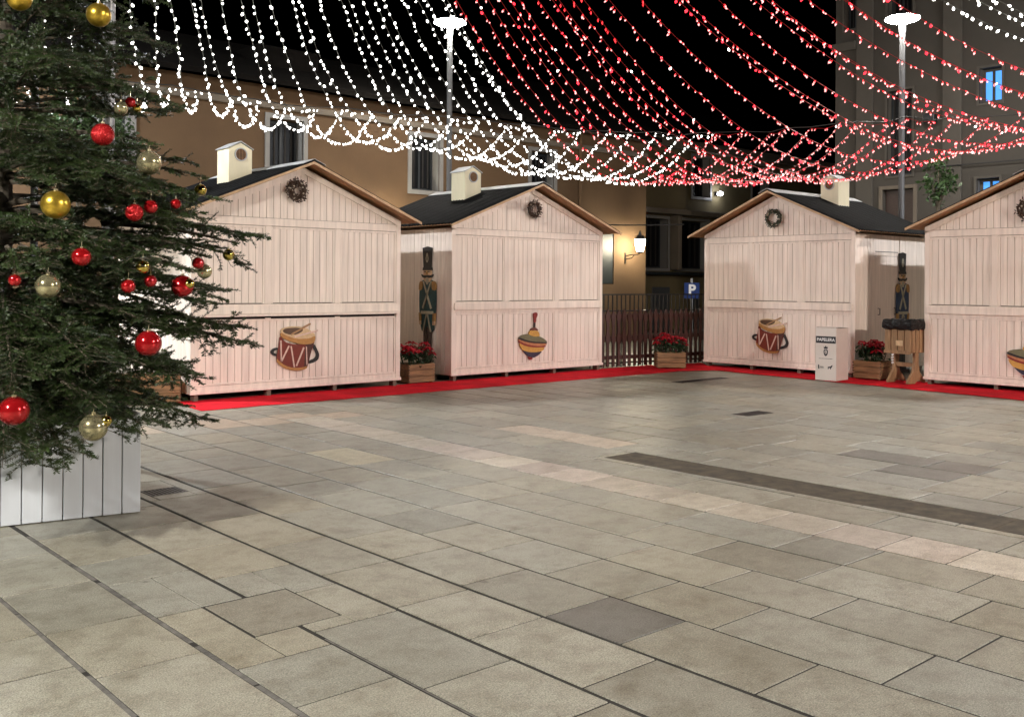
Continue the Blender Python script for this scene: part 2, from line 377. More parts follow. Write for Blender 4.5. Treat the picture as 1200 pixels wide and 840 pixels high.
# ------------------------------------------------------------------ market stalls
EAVE=2.30; RIDGE=3.02; BOT=.09
def cabin(label,loc,rz,W,D=2.4,flipchim=None,slit=False,door=False,chim=True,lower_single=False):
    T=empty('market_stall',loc,rz,label,'market stall','white wooden market stalls')
    sl=(RIDGE-EAVE-.08)/(W/2)          # wall line slope
    def wz(x): return EAVE+.06+ (min(x,W-x))*sl
    # inner body behind the boards
    b=MB(); b.box(.03,W-.03,.035,D-.03,BOT+.01,EAVE)
    b.plate([(.03,EAVE+.001),(W-.03,EAVE+.001),(W/2,wz(W/2)-.02)],.035,D-.03)
    b.build('inner_wall',M['backing'],T)
    # corner posts and rails (frame) of the front
    f=MB(); pw=.075; p1=W/3; p2=2*W/3
    f.box(0,pw,-.012,.06,BOT,EAVE-.002,c=.003).box(W-pw,W,-.012,.06,BOT,EAVE-.002,c=.003)
    f.box(pw+.001,W-pw-.001,-.010,.03,EAVE-.10,EAVE-.002,c=.003)          # cornice rail
    f.box(pw+.001,W-pw-.001,-.010,.03,BOT,BOT+.09,c=.003)                 # bottom rail
    f.box(-.01,W+.01,-.030,-.013,BOT-.005,BOT+.035,c=.003)
    for px_ in (p1,p2):
        f.box(px_-.045,px_+.045,-.008,.03,1.191,EAVE-.102,c=.003)
        if not lower_single: f.box(px_-.04,px_+.04,-.007,.03,BOT+.092,1.02,c=.003)
    f.box(pw+.001,W-pw-.001,-.0095,.029,1.0205 if not slit else 1.05,1.1895,c=.002)
    f.build('frame',M['paint'],T)
    def boards(name,x0,x1,z0,ztop,y=.0,pitch=.098,parent=T,depth=.018,axis='x'):
        m=MB(); n=max(1,round((x1-x0)/pitch)); p=(x1-x0)/n
        for i in range(n):
            a=x0+i*p+.0035; c_=x0+(i+1)*p-.0035; jy=random.uniform(-.0015,.0015)
            za=ztop(a) if callable(ztop) else ztop; zc=ztop(c_) if callable(ztop) else ztop
            if min(za,zc)-z0<.01: continue
            pts=[(a,z0),(c_,z0),(c_,zc),(a,za)]
            if callable(ztop) and a<W/2<c_: pts=[(a,z0),(c_,z0),(c_,zc),(W/2,ztop(W/2)),(a,za)]
            if axis=='x': m.plate(pts,y+jy,y+depth)
            else:
                mm=MB(); mm.plate(pts,y+jy,y+depth); base=len(m.v)
                m.v += [(v[1],v[0],v[2]) for v in mm.v]; m.f += [tuple(q+base for q in ff) for ff in mm.f]
        return m.build(name,M['paint'],parent)
    # upper shutters: three boarded panels with their own thin rails
    for a,c_ in ((pw,p1-.045),(p1+.045,p2-.045),(p2+.045,W-pw)):
        o=boards('shutter_panel',a+.03,c_-.03,1.205,EAVE-.135,.006)
        r_=MB(); r_.box(a+.002,a+.029,-.002,.026,1.195,EAVE-.106,c=.002).box(c_-.029,c_-.002,-.002,.026,1.195,EAVE-.106,c=.002).box(a+.03,c_-.03,-.002,.026,EAVE-.134,EAVE-.106,c=.002)
        r_.build('panel_rail',M['paint'],o)
    segs=((pw,W-pw),) if lower_single else ((pw,p1-.04),(p1+.04,p2-.04),(p2+.04,W-pw))
    for a,c_ in segs:
        o=boards('counter_panel',a+.03,c_-.03,BOT+.12,.99 if not slit else .975,.006)
        r_=MB(); zt=1.018 if not slit else 1.0
        r_.box(a+.002,a+.029,-.004,.026,BOT+.094,zt,c=.002).box(c_-.029,c_-.002,-.004,.026,BOT+.094,zt,c=.002).box(a+.03,c_-.03,-.004,.026,BOT+.094,BOT+.119,c=.002).box(a+.03,c_-.03,-.004,.026,zt-.026,zt,c=.002)
        r_.build('panel_rail',M['paint'],o)
    # counter shelf folded against the front
    s_=MB(); s_.box(pw*.6,W-pw*.6,-.036,-.0125,1.065,1.175,c=.004)
    if slit: s_.box(pw*.6,W-pw*.6,-.075,-.0125,1.035,1.062,c=.003)
    s_.build('counter_shelf',M['paint'],T)
    if slit:
        MB().box(pw+.01,W-pw-.01,.012,.034,1.0,1.045).build('counter_gap',M['dark'],T)
        for px_ in (p1,p2,W*.06): MB().box(px_-.04,px_+.04,-.011,.0,.985,1.012,c=.002).build('hinge_block',M['paint'],T)
    # gable
    o=boards('gable',.03,W-.03,EAVE+.004,lambda x: wz(x)-.035,.004)
    r_=MB()
    for sx in (0,1):
        a=(0,wz(0)-.01); c_=(W/2,wz(W/2)-.01)
        pts=[(a[0],a[1]-.085),(a[0],a[1]),(c_[0],c_[1]),(c_[0],c_[1]-.085)]
        if sx: pts=[(W-x,z) for x,z in pts][::-1]
        r_.plate(pts,-.012 -sx*.0006,.004)
    r_.build('gable_trim',M['paint'],o)
    # side walls and back
    for nm,xw,sgn in (('side_wall',0,1),('side_wall',W,-1)):
        d0=.061; d1=D
        if sgn>0: yy=.004
        m=MB(); n=round((d1-d0)/.098); p=(d1-d0)/n
        for i in range(n):
            y0=d0+i*p+.003; y1=d0+(i+1)*p-.003; j=random.uniform(0,.002)
            if door and sgn<0 and .55<(y0+y1)/2<1.42: continue
            if sgn>0: m.box(.004-j,.028,y0,y1,BOT,EAVE-.002)
            else: m.box(W-.028,W-.004+j,y0,y1,BOT,EAVE-.002)
        so=m.build('side_wall',M['paint'],T)
        if door and sgn<0:
            d_=MB(); d_.box(W-.028,W-.010,.56,.985,BOT+.03,1.95,c=.004).box(W-.028,W-.010,.991,1.41,BOT+.03,1.95,c=.004)
            dd=d_.build('door',M['paint'],T)
            for yy in (.72,1.25): 
                MB().tube([(W-.009,yy,1.0),(W+.025,yy,1.0),(W+.025,yy,1.10),(W-.009,yy,1.10)],.007,6).build('handle',M['iron'],dd)
            MB().box(W-.028,W-.006,.56,1.41,1.955,EAVE-.002,c=.003).build('door_lintel',M['paint'],T)
            MB().box(W-.006,W+.0,.62,1.36,2.02,2.03).build('hinge_bar',M['iron'],T)
    bm_=MB(); n=round(W/.098); p=W/n
    for i in range(n): bm_.box(i*p+.003,(i+1)*p-.003,D-.028,D,BOT,EAVE)
    bm_.plate([(0,EAVE+.001),(W,EAVE+.001),(W/2,wz(W/2))],D-.028,D)
    bm_.build('back_wall',M['paint'],T)
    # feet
    nf=4
    for i in range(nf):
        xx=.05+i*(W-.16)/(nf-1)
        for yy in (.0,D-.15): MB().box(xx,xx+.055,yy,yy+.10,.0,BOT-.006 if yy>.1 else BOT-.006).build('foot',M['foot'],T)
    MB().box(.06,W-.06,.04,D-.06,BOT-.005,BOT+.009).build('floor_frame',M['dark'],T)
    # roof: two corrugated slopes
    oh=.20; fo=.26; bo=.14
    RZ=wz(W/2)+.055; s2=sl
    rf=empty_roof=None
    def slope(sgn):
        m=MB(); ny=int((D+fo+bo)/.012); y0=-fo; ln=W/2+oh
        cols=[0,.5,1]
        for i in range(ny+1):
            y=y0+(D+fo+bo)*i/ny; amp=.014*math.sin(2*math.pi*y/.076)
            for q in cols:
                x=W/2+sgn*ln*q; z=RZ-ln*q*s2+amp+.014
                m.v.append((x,y,z))
        for i in range(ny):
            for j in range(2):
                b_=i*3+j; m.f.append((b_,b_+1,b_+4,b_+3))
        for i in range(ny+1):   # underside copy gives thickness
            for j in range(3):
                v=m.v[i*3+j]; m.v.append((v[0],v[1],v[2]-.004))
        off=(ny+1)*3
        for i in range(ny):
            for j in range(2):
                b_=off+i*3+j; m.f.append((b_,b_+3,b_+4,b_+1))
            m.f.append((i*3+2,off+i*3+2,off+i*3+5,i*3+5))
        return m.build('roof',M['roofblack'],T)
    roofs=[slope(-1),slope(1)]
    for sgn,rfo in zip((-1,1),roofs):
        ln=W/2+oh
        m=MB()                      # soffit planks under the sheet
        n=int((D+fo+bo-.02)/.095)
        for i in range(n):
            ya=-fo+.022+i*.095; yb=ya+.091
            x0,x1=W/2+sgn*.002,W/2+sgn*(ln-.02)
            za,zb=RZ,RZ-(ln-.02)*s2
            m.add([(x0,ya,za),(x1,ya,zb),(x1,yb,zb),(x0,yb,za),(x0,ya,za-.016),(x1,ya,zb-.016),(x1,yb,zb-.016),(x0,yb,za-.016)],[(0,1,2,3),(7,6,5,4),(0,4,5,1),(1,5,6,2),(2,6,7,3),(3,7,4,0)])
        m.build('soffit',M['soffit'],rfo)
        m=MB(); x0,x1=W/2+sgn*.001,W/2+sgn*(ln-.01); za,zb=RZ,RZ-(ln-.01)*s2
        m.add([(x0,-fo,za),(x1,-fo,zb),(x1,-fo+.02,zb),(x0,-fo+.02,za),(x0,-fo,za-.035),(x1,-fo,zb-.035),(x1,-fo+.02,zb-.035),(x0,-fo+.02,za-.035)],[(0,1,2,3),(7,6,5,4),(0,4,5,1),(1,5,6,2),(2,6,7,3),(3,7,4,0)])
        m.build('rake_board',M['rake'],rfo)
        m=MB(); cw=.17
        x0,x1=W/2,W/2+sgn*cw; za,zb=RZ+.034,RZ+.034-cw*s2
        m.add([(x0,-fo-.012,za),(x1,-fo-.012,zb),(x1,D+bo+.01,zb),(x0,D+bo+.01,za),(x0,-fo-.012,za-.006),(x1,-fo-.012,zb-.006),(x1,D+bo+.01,zb-.006),(x0,D+bo+.01,za-.006)],[(0,1,2,3),(7,6,5,4),(0,4,5,1),(1,5,6,2),(2,6,7,3),(3,7,4,0)])
        m.build('ridge_cap',M['ridge'],rfo)
    # little bird-house chimney on the left or right slope
    if chim:
        cx,cy=flipchim; cw=.34; cd=.36
        zb=RZ-abs(cx+cw/2-W/2)*s2-.06
        zt=RIDGE+.27
        c=MB(); c.box(cx,cx+cw,cy,cy+cd,zb-.10,zt,c=.003); c.plate([(cx,zt),(cx+cw,zt),(cx+cw/2,zt+.085)],cy,cy+cd)
        co=c.build('chimney',M['paint2'],T)
        rr=MB()
        for sg in (-1,1):
            x0=cx+cw/2; x1=x0+sg*(cw/2+.018); za=zt+.097; z1=zt-.0
            rr.add([(x0,cy-.02,za),(x1,cy-.02,z1),(x1,cy+cd+.02,z1),(x0,cy+cd+.02,za),(x0,cy-.02,za+.012),(x1,cy-.02,z1+.012),(x1,cy+cd+.02,z1+.012),(x0,cy+cd+.02,za+.012)],[(3,2,1,0),(4,5,6,7),(0,1,5,4),(1,2,6,5),(2,3,7,6),(3,0,4,7)])
        rr.build('chimney_roof',M['ridge'],co)
        vh=MB(); mm=Matrix.Rotation(R(90),3,'X')
        vh.lathe([(.078,0),(.092,0),(.092,.02),(.078,.02),(.078,0)],(cx+cw/2,cy+.001,zt-.075),24,mm,False)
        vh.build('vent_ring',M['ridge'],co)
        vh=MB().lathe([(.077,0),(.077,.006)],(cx+cw/2,cy-.001,zt-.075),24,mm)
        vh.build('vent_opening',M['crateend'],co)
        vb=MB()
        for q in range(-3,4):
            h_=math.sqrt(max(0,.076**2-(q*.022)**2)); vb.box(cx+cw/2+q*.022-.003,cx+cw/2+q*.022+.003,cy-.013,cy-.0085,zt-.075-h_,zt-.075+h_)
        vb.build('vent_bars',M['soffit'],co)
    return T

c1=cabin('white wooden stall with a drum on its front, nearest the big fir tree',(5.15,11.7,0),0,3.12,flipchim=(.95,.95),slit=True,lower_single=True)
c2=cabin('white wooden stall with a spinning top, just left of the dark fence',(9.2,11.7,0),0,3.28,flipchim=(1.02,.95))
c3=cabin('white wooden stall with a drum, just right of the dark fence',(14.5,11.07,0),R(-90),2.95,flipchim=(1.66,1.1),door=True)
c4=cabin('white wooden stall cut off by the right edge of the photo',(14.5,7.0,0),R(-90),3.05,flipchim=(1.3,1.1))

# ------------------------------------------------------------------ painted cut-outs on the stalls
DRUM=dict(
 strap_l=[(-0.3, 0.03), (-0.37, 0.02), (-0.41, -0.02), (-0.39, -0.06), (-0.32, -0.09), (-0.32, -0.05), (-0.36, -0.04), (-0.35, -0.01), (-0.3, 0.0)],
 strap_r=[(0.24, 0.06), (0.285, -0.02), (0.32, -0.09), (0.3, -0.16), (0.24, -0.19), (0.15, -0.21), (0.17, -0.16), (0.24, -0.14), (0.27, -0.1), (0.25, -0.04), (0.21, 0.02)],
 body=[(-0.27, 0.19), (-0.29, 0.04), (-0.32, -0.11), (-0.31, -0.16), (-0.21, -0.24), (-0.07, -0.28), (0.07, -0.28), (0.14, -0.25), (0.19, -.05),(0.22, 0.02), (0.25, 0.11), (0.11, 0.06), (-0.07, 0.06), (-0.21, 0.1)],
 shade=[(0.11, 0.05), (0.24, 0.07), (0.21, 0.02), (0.135, -0.245), (0.08, -0.27)],
 band_top=[(-0.27, 0.23), (-0.26, 0.16), (-0.13, 0.1), (0.06, 0.05), (0.22, 0.06), (0.25, 0.11), (0.25, 0.17), (0.16, 0.13), (-0.03, 0.13), (-0.18, 0.18)],
 rim=[(-0.27, 0.23), (-0.25, 0.27), (-0.19, 0.29), (-0.08, 0.3), (0.04, 0.29), (0.16, 0.25), (0.25, 0.18), (0.24, 0.15), (0.14, 0.12), (-0.03, 0.125), (-0.18, 0.17)],
 inside=[(-0.24, 0.24), (-0.21, 0.27), (-0.13, 0.28), (-0.03, 0.28), (0.06, 0.265), (0.06, 0.23), (-0.03, 0.19), (-0.13, 0.19), (-0.2, 0.21)],
 skin=[(-0.08, 0.17), (0.06, 0.22), (0.16, 0.22), (0.22, 0.19), (0.21, 0.16), (0.11, 0.135), (-0.01, 0.14)],
 band_bot=[(-0.32, -0.11), (-0.31, -0.17), (-0.21, -0.245), (-0.07, -0.285), (0.07, -0.285), (0.13, -0.26), (0.14, -0.23), (0.05, -0.25), (-0.07, -0.25), (-0.2, -0.21), (-0.29, -0.14)],
 c1=[(-0.27, 0.12), (-0.25, 0.12), (-0.24, -0.15), (-0.26, -0.15)],
 c2=[(-0.15, 0.05), (-0.13, 0.04), (-0.24, -0.16), (-0.26, -0.15)],
 c3=[(-0.12, 0.04), (-0.1, 0.04), (-0.05, -0.24), (-0.07, -0.24)],
 c4=[(0.07, 0.02), (0.09, 0.01), (-0.02, -0.23), (-0.04, -0.22)],
 c5=[(0.11, 0.03), (0.125, 0.02), (0.135, -0.21), (0.12, -0.22)],
 s1=[(-0.12, 0.2), (0.16, 0.33), (0.18, 0.335), (0.175, 0.315), (-0.11, 0.18)],
 s2=[(-0.07, 0.17), (0.26, 0.24), (0.29, 0.245), (0.285, 0.222), (-0.06, 0.15)])
TOP=dict(
 knob=[(-0.01, 0.36), (0.0, 0.38), (0.04, 0.39), (0.07, 0.38), (0.08, 0.35), (0.06, 0.31), (0.05, 0.29), (0.05, 0.24), (0.03, 0.22), (0.0, 0.23), (0.0, 0.29), (-0.01, 0.32)],
 stem=[(0.005, 0.225), (0.04, 0.222), (0.03, 0.14), (0.0, 0.14)],
 cap=[(-0.08, 0.105), (-0.06, 0.13), (-0.01, 0.145), (0.04, 0.145), (0.08, 0.12), (0.1, 0.09), (0.02, 0.1), (-0.04, 0.095)],
 neck=[(-0.12, 0.05), (-0.08, 0.1), (-0.01, 0.1), (0.09, 0.09), (0.12, 0.05), (0.13, 0.0), (0.02, 0.0), (-0.07, 0.02)],
 green=[(-0.33, -0.01), (-0.27, 0.03), (-0.12, 0.05), (-0.04, 0.02), (0.05, 0.01), (0.13, 0.0), (0.23, -0.04), (0.3, -0.09), (0.29, -0.11), (0.15, -0.1), (-0.01, -0.09), (-0.16, -0.06), (-0.3, -0.01)],
 line=[(-0.33, -0.03), (-0.31, 0.0), (-0.16, -0.05), (-0.01, -0.08), (0.15, -0.09), (0.29, -0.1), (0.3, -0.12), (0.15, -0.115), (-0.01, -0.105), (-0.18, -0.075)],
 orange=[(-0.33, -0.03), (-0.18, -0.07), (-0.01, -0.1), (0.15, -0.11), (0.3, -0.12), (0.28, -0.15), (0.12, -0.16), (-0.04, -0.14), (-0.19, -0.11), (-0.33, -0.05)],
 red=[(-0.33, -0.05), (-0.19, -0.11), (-0.04, -0.14), (0.12, -0.16), (0.28, -0.15), (0.26, -0.18), (0.12, -0.18), (-0.04, -0.17), (-0.19, -0.14), (-0.31, -0.09)],
 yellow=[(-0.31, -0.09), (-0.19, -0.14), (-0.04, -0.17), (0.12, -0.18), (0.26, -0.18), (0.2, -0.24), (0.04, -0.255), (-0.11, -0.245), (-0.24, -0.205), (-0.29, -0.15)],
 blue=[(-0.24, -0.2), (-0.11, -0.24), (0.04, -0.25), (0.2, -0.24), (0.12, -0.3), (0.04, -0.33), (0.0, -0.34), (-0.11, -0.31), (-0.17, -0.27)],
 tip=[(-0.13, -0.31), (0.0, -0.34), (-0.04, -0.37), (-0.08, -0.37), (-0.1, -0.35)])
def smooth_poly(p,it=1):
    for _ in range(it):
        q=[]
        for i in range(len(p)):
            a=p[i]; b=p[(i+1)%len(p)]
            q.append((a[0]*.78+b[0]*.22,a[1]*.78+b[1]*.22)); q.append((a[0]*.22+b[0]*.78,a[1]*.22+b[1]*.78))
        p=q
    return p
def layered(T,src,order):
    for i,(name,key,m,sm) in enumerate(order):
        keys=key if isinstance(key,tuple) else (key,)
        b=MB()
        for kk in keys:
            p=src[kk]; p=smooth_poly(p,sm) if sm else p
            b.plate(p,-.010-i*.0012,0.0)
        b.build(name,M[m],T)
def drum(loc,rz,label):
    T=empty('drum_cutout',loc,rz,label,'painted drum','painted drum cut-outs')
    layered(T,DRUM,[('strap',('strap_l','strap_r'),'strap_black',2),('drum_body','body','drum_brown',1),('drum_shadow_side','shade','drum_shade',0),('bottom_hoop','band_bot','drum_gold',1),
      ('cord',('c1','c2','c3','c4','c5'),'cord_pink',0),('rim','rim','drum_cream',1),('top_hoop','band_top','drum_gold',1),('drum_inside','inside','drum_inside',1),('drumhead','skin','drum_cream',1),('drumstick','s1','stick_tan',0),('drumstick','s2','cord_pink',0)])
    return T
def topp(loc,rz,label):
    T=empty('spinning_top_cutout',loc,rz,label,'painted toy','painted spinning tops')
    layered(T,TOP,[('tip','tip','top_red',1),('blue_band','blue','top_blue',1),('yellow_band','yellow','top_yellow',1),('red_band','red','top_red',1),('orange_band','orange','top_orange',1),('green_band','green','top_green',1),('dark_line','line','top_line',1),('stem','stem','top_line',0),('neck','neck','top_yellow',1),('cap','cap','top_brown',1),('knob','knob','top_red',2)])
    return T
drum((6.63,11.693,.595),0,'red brown toy drum with sticks and black strap on the stall nearest the fir tree')
topp((10.87,11.693,.62),0,'striped spinning top with red knob on the stall left of the fence')
drum((14.493,9.64,.60),R(-90),'red brown toy drum with black strap on the stall beside the waste box')
topp((14.493,5.48,.56),R(-90),'striped spinning top half cut by the right edge of the photo')

# wreaths
def wreath(loc,rz,label,rad=.115,shaggy=0.0,seed=1,thick=.038):
    rd=random.Random(seed)
    T=empty('wreath',loc,rz,label,'wreath','wreaths on the gables')
    m=MB()
    for q in range(7):
        pts=[]; ph=rd.random()*6
        for i in range(41):
            a=2*math.pi*i/40; rr=rad+thick*.55*math.sin(a*3+ph)+rd.uniform(-.004,.004)
            pts.append((rr*math.cos(a),-.035+.02*math.cos(a*4+ph*2),rr*math.sin(a)))
        m.tube(pts,.009,5,False)
    m.build('twig_ring',M['wreath_twig'],T)
    l=MB()
    for i in range(330):
        a=rd.random()*6.283; rr=rad+rd.uniform(-thick,thick)*1.15; L_=rd.uniform(.02,.04)*(1+shaggy*.5)
        c=Vector((rr*math.cos(a),-.04-rd.random()*.03,rr*math.sin(a))); d=Vector((rd.uniform(-1,1),rd.uniform(-.6,.2),rd.uniform(-1,1))).normalized(); e=d.cross(Vector((0,1,.3))).normalized()*.009
        l.add([c-e*.3,c+d*L_*.5-e,c+d*L_,c+d*L_*.5+e],[(0,1,2,3)])
    l.build('leaves',M['wreath_green'] if not shaggy else M['wreath_twig'],T)
    b=MB()
    for i in range(9):
        a=rd.random()*6.283; rr=rad+rd.uniform(-thick,thick)*.8
        b.lathe([(.001,-.012),(.010,-.006),(.012,0),(.010,.006),(.001,.012)],(rr*math.cos(a),-.068,rr*math.sin(a)),8)
    tag(b.build('buds',M['wreath_bud'],T,smooth=True),kind='stuff')
    return T
wreath((6.57,11.69,2.68),0,'shaggy brown twig wreath on the gable of the stall nearest the fir tree',.105,.9,3,.04)
wreath((10.84,11.69,2.66),0,'dark round wreath on the gable of the stall left of the fence',.105,.1,4,.032)
wreath((14.49,9.6,2.6),R(-90),'dark round wreath with pale buds on the gable of the stall right of the fence',.125,0,5,.03)
wreath((14.49,5.5,2.55),R(-90),'bushy dark wreath on the gable at the right edge of the photo',.125,.7,6,.045)

# ------------------------------------------------------------------ nutcracker cut-outs
NUT=dict(hat=[(-0.225,2.0),(-0.1,2.02),(0.01,2.0),(-0.005,1.68),(-0.195,1.68)], peak=[(-.21,1.70),(.01,1.70),(.02,1.655),(-.22,1.655)],
 face=[(-0.2,1.69),(-0.0,1.69),(-0.0,1.51),(-0.05,1.47),(-0.15,1.47),(-0.2,1.52)],
 mous=[(-0.26,1.60),(-.2,1.575),(-0.1,1.585),(-.02,1.575),(0.05,1.60),(0.02,1.545),(-0.06,1.535),(-0.1,1.55),(-.15,1.535),(-0.22,1.545)],
 beard=[(-.14,1.53),(-.06,1.53),(-.07,1.45),(-.10,1.43),(-.13,1.45)],
 coat=[(-0.3,1.44),(-0.24,1.5),(-0.1,1.52),(0.04,1.5),(0.11,1.44),(0.12,1.15),(.1,.93),(0.06,.74),(0.0,.70),(-.08,.80),(-.11,.80),(-.19,.70),(-.25,.74),(-0.29,.93),(-.31,1.15)],
 epl=[(-0.305,1.45),(-.27,1.49),(-0.215,1.49),(-0.215,1.36),(-0.31,1.34)], epr=[(0.02,1.49),(.08,1.49),(0.12,1.45),(0.12,1.34),(0.025,1.36)],
 x1=[(-.21,1.49),(-.18,1.49),(.02,1.08),(-.01,1.06)], x2=[(-.01,1.49),(.02,1.49),(-.19,1.06),(-.22,1.08)],
 belt=[(-.25,1.03),(.06,1.03),(.06,.985),(-.25,.985)], hem1=[(-.12,.98),(-.10,.98),(-.18,.71),(-.20,.72)], hem2=[(-.09,.98),(-.07,.98),(.01,.72),(-.01,.71)],
 legl=[(-0.2,.80),(-0.105,.80),(-0.11,.34),(-0.19,.34)], legr=[(-0.085,.80),(.01,.80),(0.0,.34),(-0.08,.34)],
 bootl=[(-.195,.36),(-.105,.36),(-.10,.06),(-.24,.06),(-.235,.12),(-.19,.15)], bootr=[(-.085,.36),(.005,.36),(.0,.15),(.045,.12),(.05,.06),(-.09,.06)],
 emb=[(-.12,1.92),(-.09,1.92),(-.065,1.82),(-.105,1.76),(-.145,1.82)], embi=[(-.11,1.87),(-.10,1.87),(-.09,1.82),(-.105,1.80),(-.12,1.82)],
 eye1=[(-.165,1.64),(-.13,1.64),(-.13,1.625),(-.165,1.625)], eye2=[(-.075,1.64),(-.04,1.64),(-.04,1.625),(-.075,1.625)], nose=[(-.11,1.64),(-.09,1.64),(-.08,1.59),(-.12,1.59)],
 base=[(-.33,.06),(.14,.06),(.14,0),(-.33,0)], cuffl=[(-.30,1.0),(-.25,1.0),(-.24,.88),(-.29,.88)], cuffr=[(.06,1.0),(.11,1.0),(.10,.88),(.05,.88)], handl=[(-.29,.88),(-.245,.88),(-.245,.82),(-.28,.82)], handr=[(.055,.88),(.10,.88),(.09,.82),(.055,.82)])
def nut(loc,rz,label,coat):
    T=empty('nutcracker_figure',loc,rz,label,'nutcracker','painted nutcracker soldiers')
    layered(T,NUT,[('base','base','nut_brown',0),('trousers',('legl','legr'),'nut_brown',0),('boots',('bootl','bootr'),'nut_black',0),('coat','coat',coat,1),('face','face','skin_paint',1),('hat','hat','nut_black',0),
      ('hat_peak','peak','nut_black',0),('hat_badge','emb','nut_cream',1),('badge_centre','embi','nut_black',0),('moustache','mous','nut_black',1),('beard','beard','nut_cream',1),('epaulette','epl','nut_gold',1),('epaulette','epr','nut_gold',1),('cross_belt',('x1','x2'),'nut_cream',0),('belt','belt','nut_cream',0),
      ('coat_piping',('hem1','hem2'),'nut_cream',0),('cuff',('cuffl','cuffr'),'nut_gold',0),('hand',('handl','handr'),'skin_paint',0),('eyes',('eye1','eye2'),'nut_black',0),('nose','nose','nut_gold',0)])
    return T
nut((9.188,12.16,.01),R(-90),'tall nutcracker soldier in a dark green coat between the two stalls left of the fence','coat_green')
nut((16.08,8.108,.01),0,'tall nutcracker soldier in a blue coat behind the wooden litter bin','coat_blue')

# ------------------------------------------------------------------ crates with poinsettias
def crate(loc,rz,w,d,h,label):
    T=empty('wooden_crate',loc,rz,label,'crate','wooden planter crates')
    nb=3; bh=(h-.03)/nb
    for face in range(4):
        m=MB()
        for i in range(nb):
            z0=.012+i*bh+.003; z1=.012+(i+1)*bh-.003
            if face==0: m.box(-w/2,w/2,-d/2,-d/2+.022,z0,z1,c=.003)
            if face==1: m.box(-w/2,w/2,d/2-.022,d/2,z0,z1,c=.003)
            if face==2: m.box(-w/2+.0,-w/2+.022,-d/2+.023,d/2-.023,z0,z1,c=.003)
            if face==3: m.box(w/2-.022,w/2,-d/2+.023,d/2-.023,z0,z1,c=.003)
        m.build('side_boards',M['crate'],T)
    for sx in (-1,1):
        for sy in (-1,1):
            MB().box(sx*(w/2-.045)-.02,sx*(w/2-.045)+.02,sy*(d/2-.045)-.02,sy*(d/2-.045)+.02,0,h-.01,c=.003).build('corner_post',M['crate'],T)
            fj=MB()
            for i in range(nb*2): fj.box(sx*w/2-.011 if sx<0 else w/2-.011,(-w/2+.011) if sx<0 else w/2+.0,sy*(d/2+.0008)-.0008,sy*(d/2+.0008)+.0008,.03+i*(h-.05)/(nb*2),.03+(i+.45)*(h-.05)/(nb*2))
            fj.build('corner_joint',M['crateend'],T)
    MB().box(-w/2+.023,w/2-.023,-d/2+.023,d/2-.023,h*.55,h*.8).build('soil',M['soil'],T)
    return T
def poinsettia(loc,rz,w,d,h,label,seed):
    rd=random.Random(seed); T=empty('poinsettia',loc,rz,label,'plant','red poinsettia plants')
    red=MB(); grn=MB(); st=MB()
    def leafm(m,c,dr,L_,wd,droop):
        dr=dr.normalized(); sd=dr.cross(Vector((0,0,1)))
        if sd.length<.1: sd=Vector((1,0,0))
        sd=sd.normalized(); p1=c+dr*L_*.45+Vector((0,0,.012)); p2=c+dr*L_-Vector((0,0,droop))
        m.add([c,c+dr*L_*.2+sd*wd*.3,p1+sd*wd*.5,p1+sd*wd*.25+dr*L_*.28,p2,p1-sd*wd*.25+dr*L_*.28,p1-sd*wd*.5,c+dr*L_*.2-sd*wd*.3,p1-Vector((0,0,.012))],[(0,1,8,7),(1,2,8),(2,3,4,8),(8,4,5,6),(7,8,6)])
    heads=[]
    for i in range(18):
        x=rd.uniform(-w/2+.03,w/2-.03)*1.1; y=rd.uniform(-d/2+.02,d/2-.02)*1.1; z=h*rd.uniform(.62,1.0)*(1-.3*(abs(x)/(w/2))**2)
        heads.append(Vector((x,y,z))); st.tube([(x*.6,y*.6,-.08),(x*.9,y*.9,z*.5),(x,y,z-.01)],.006,5)
    for hd in heads:
        n=rd.randint(9,12)
        for j in range(n):
            a=6.283*j/n+rd.uniform(-.25,.25); ring=j%2
            leafm(red,hd,Vector((math.cos(a),math.sin(a),.35 if ring else -.15)),rd.uniform(.085,.13) if not ring else rd.uniform(.05,.08),.048,.02)
        for j in range(7):
            a=rd.random()*6.283; leafm(grn,hd-Vector((0,0,rd.uniform(.05,.12))),Vector((math.cos(a),math.sin(a),-.1)),rd.uniform(.08,.13),.06,.03)
    for j in range(30):
        a=rd.random()*6.283; leafm(grn,Vector((rd.uniform(-w/2,w/2)*.9,rd.uniform(-d/2,d/2)*.9,rd.uniform(0,h*.5))),Vector((math.cos(a),math.sin(a),0)),.11,.06,.03)
    red.build('bracts',M['red_leaf'],T); grn.build('leaves',M['green_leaf'],T); st.build('stems',M['green_leaf'],T)
    return T
crate((8.735,11.98,0),R(4),.50,.36,.30,'wooden crate with red poinsettias in the gap left of the spinning top stall')
poinsettia((8.735,11.98,.24),R(4),.50,.36,.36,'red poinsettia in the crate between the two stalls left of the fence',1)
crate((13.60,11.12,.02),R(-42),.50,.38,.29,'wooden crate standing on the red carpet in front of the dark fence')
poinsettia((13.60,11.12,.25),R(-42),.50,.38,.36,'red poinsettia in the crate in front of the dark fence',2)
crate((14.56,7.86,.02),R(-90),.46,.36,.30,'wooden crate between the white waste box and the wooden litter bin')
poinsettia((14.56,7.86,.26),R(-90),.44,.36,.36,'red poinsettia beside the white waste box',3)
crate((4.72,12.02,0),R(-12),.76,.46,.36,'wide wooden crate half hidden behind the fir tree branches')
# soil-level greenery in the last crate is hidden by the fir

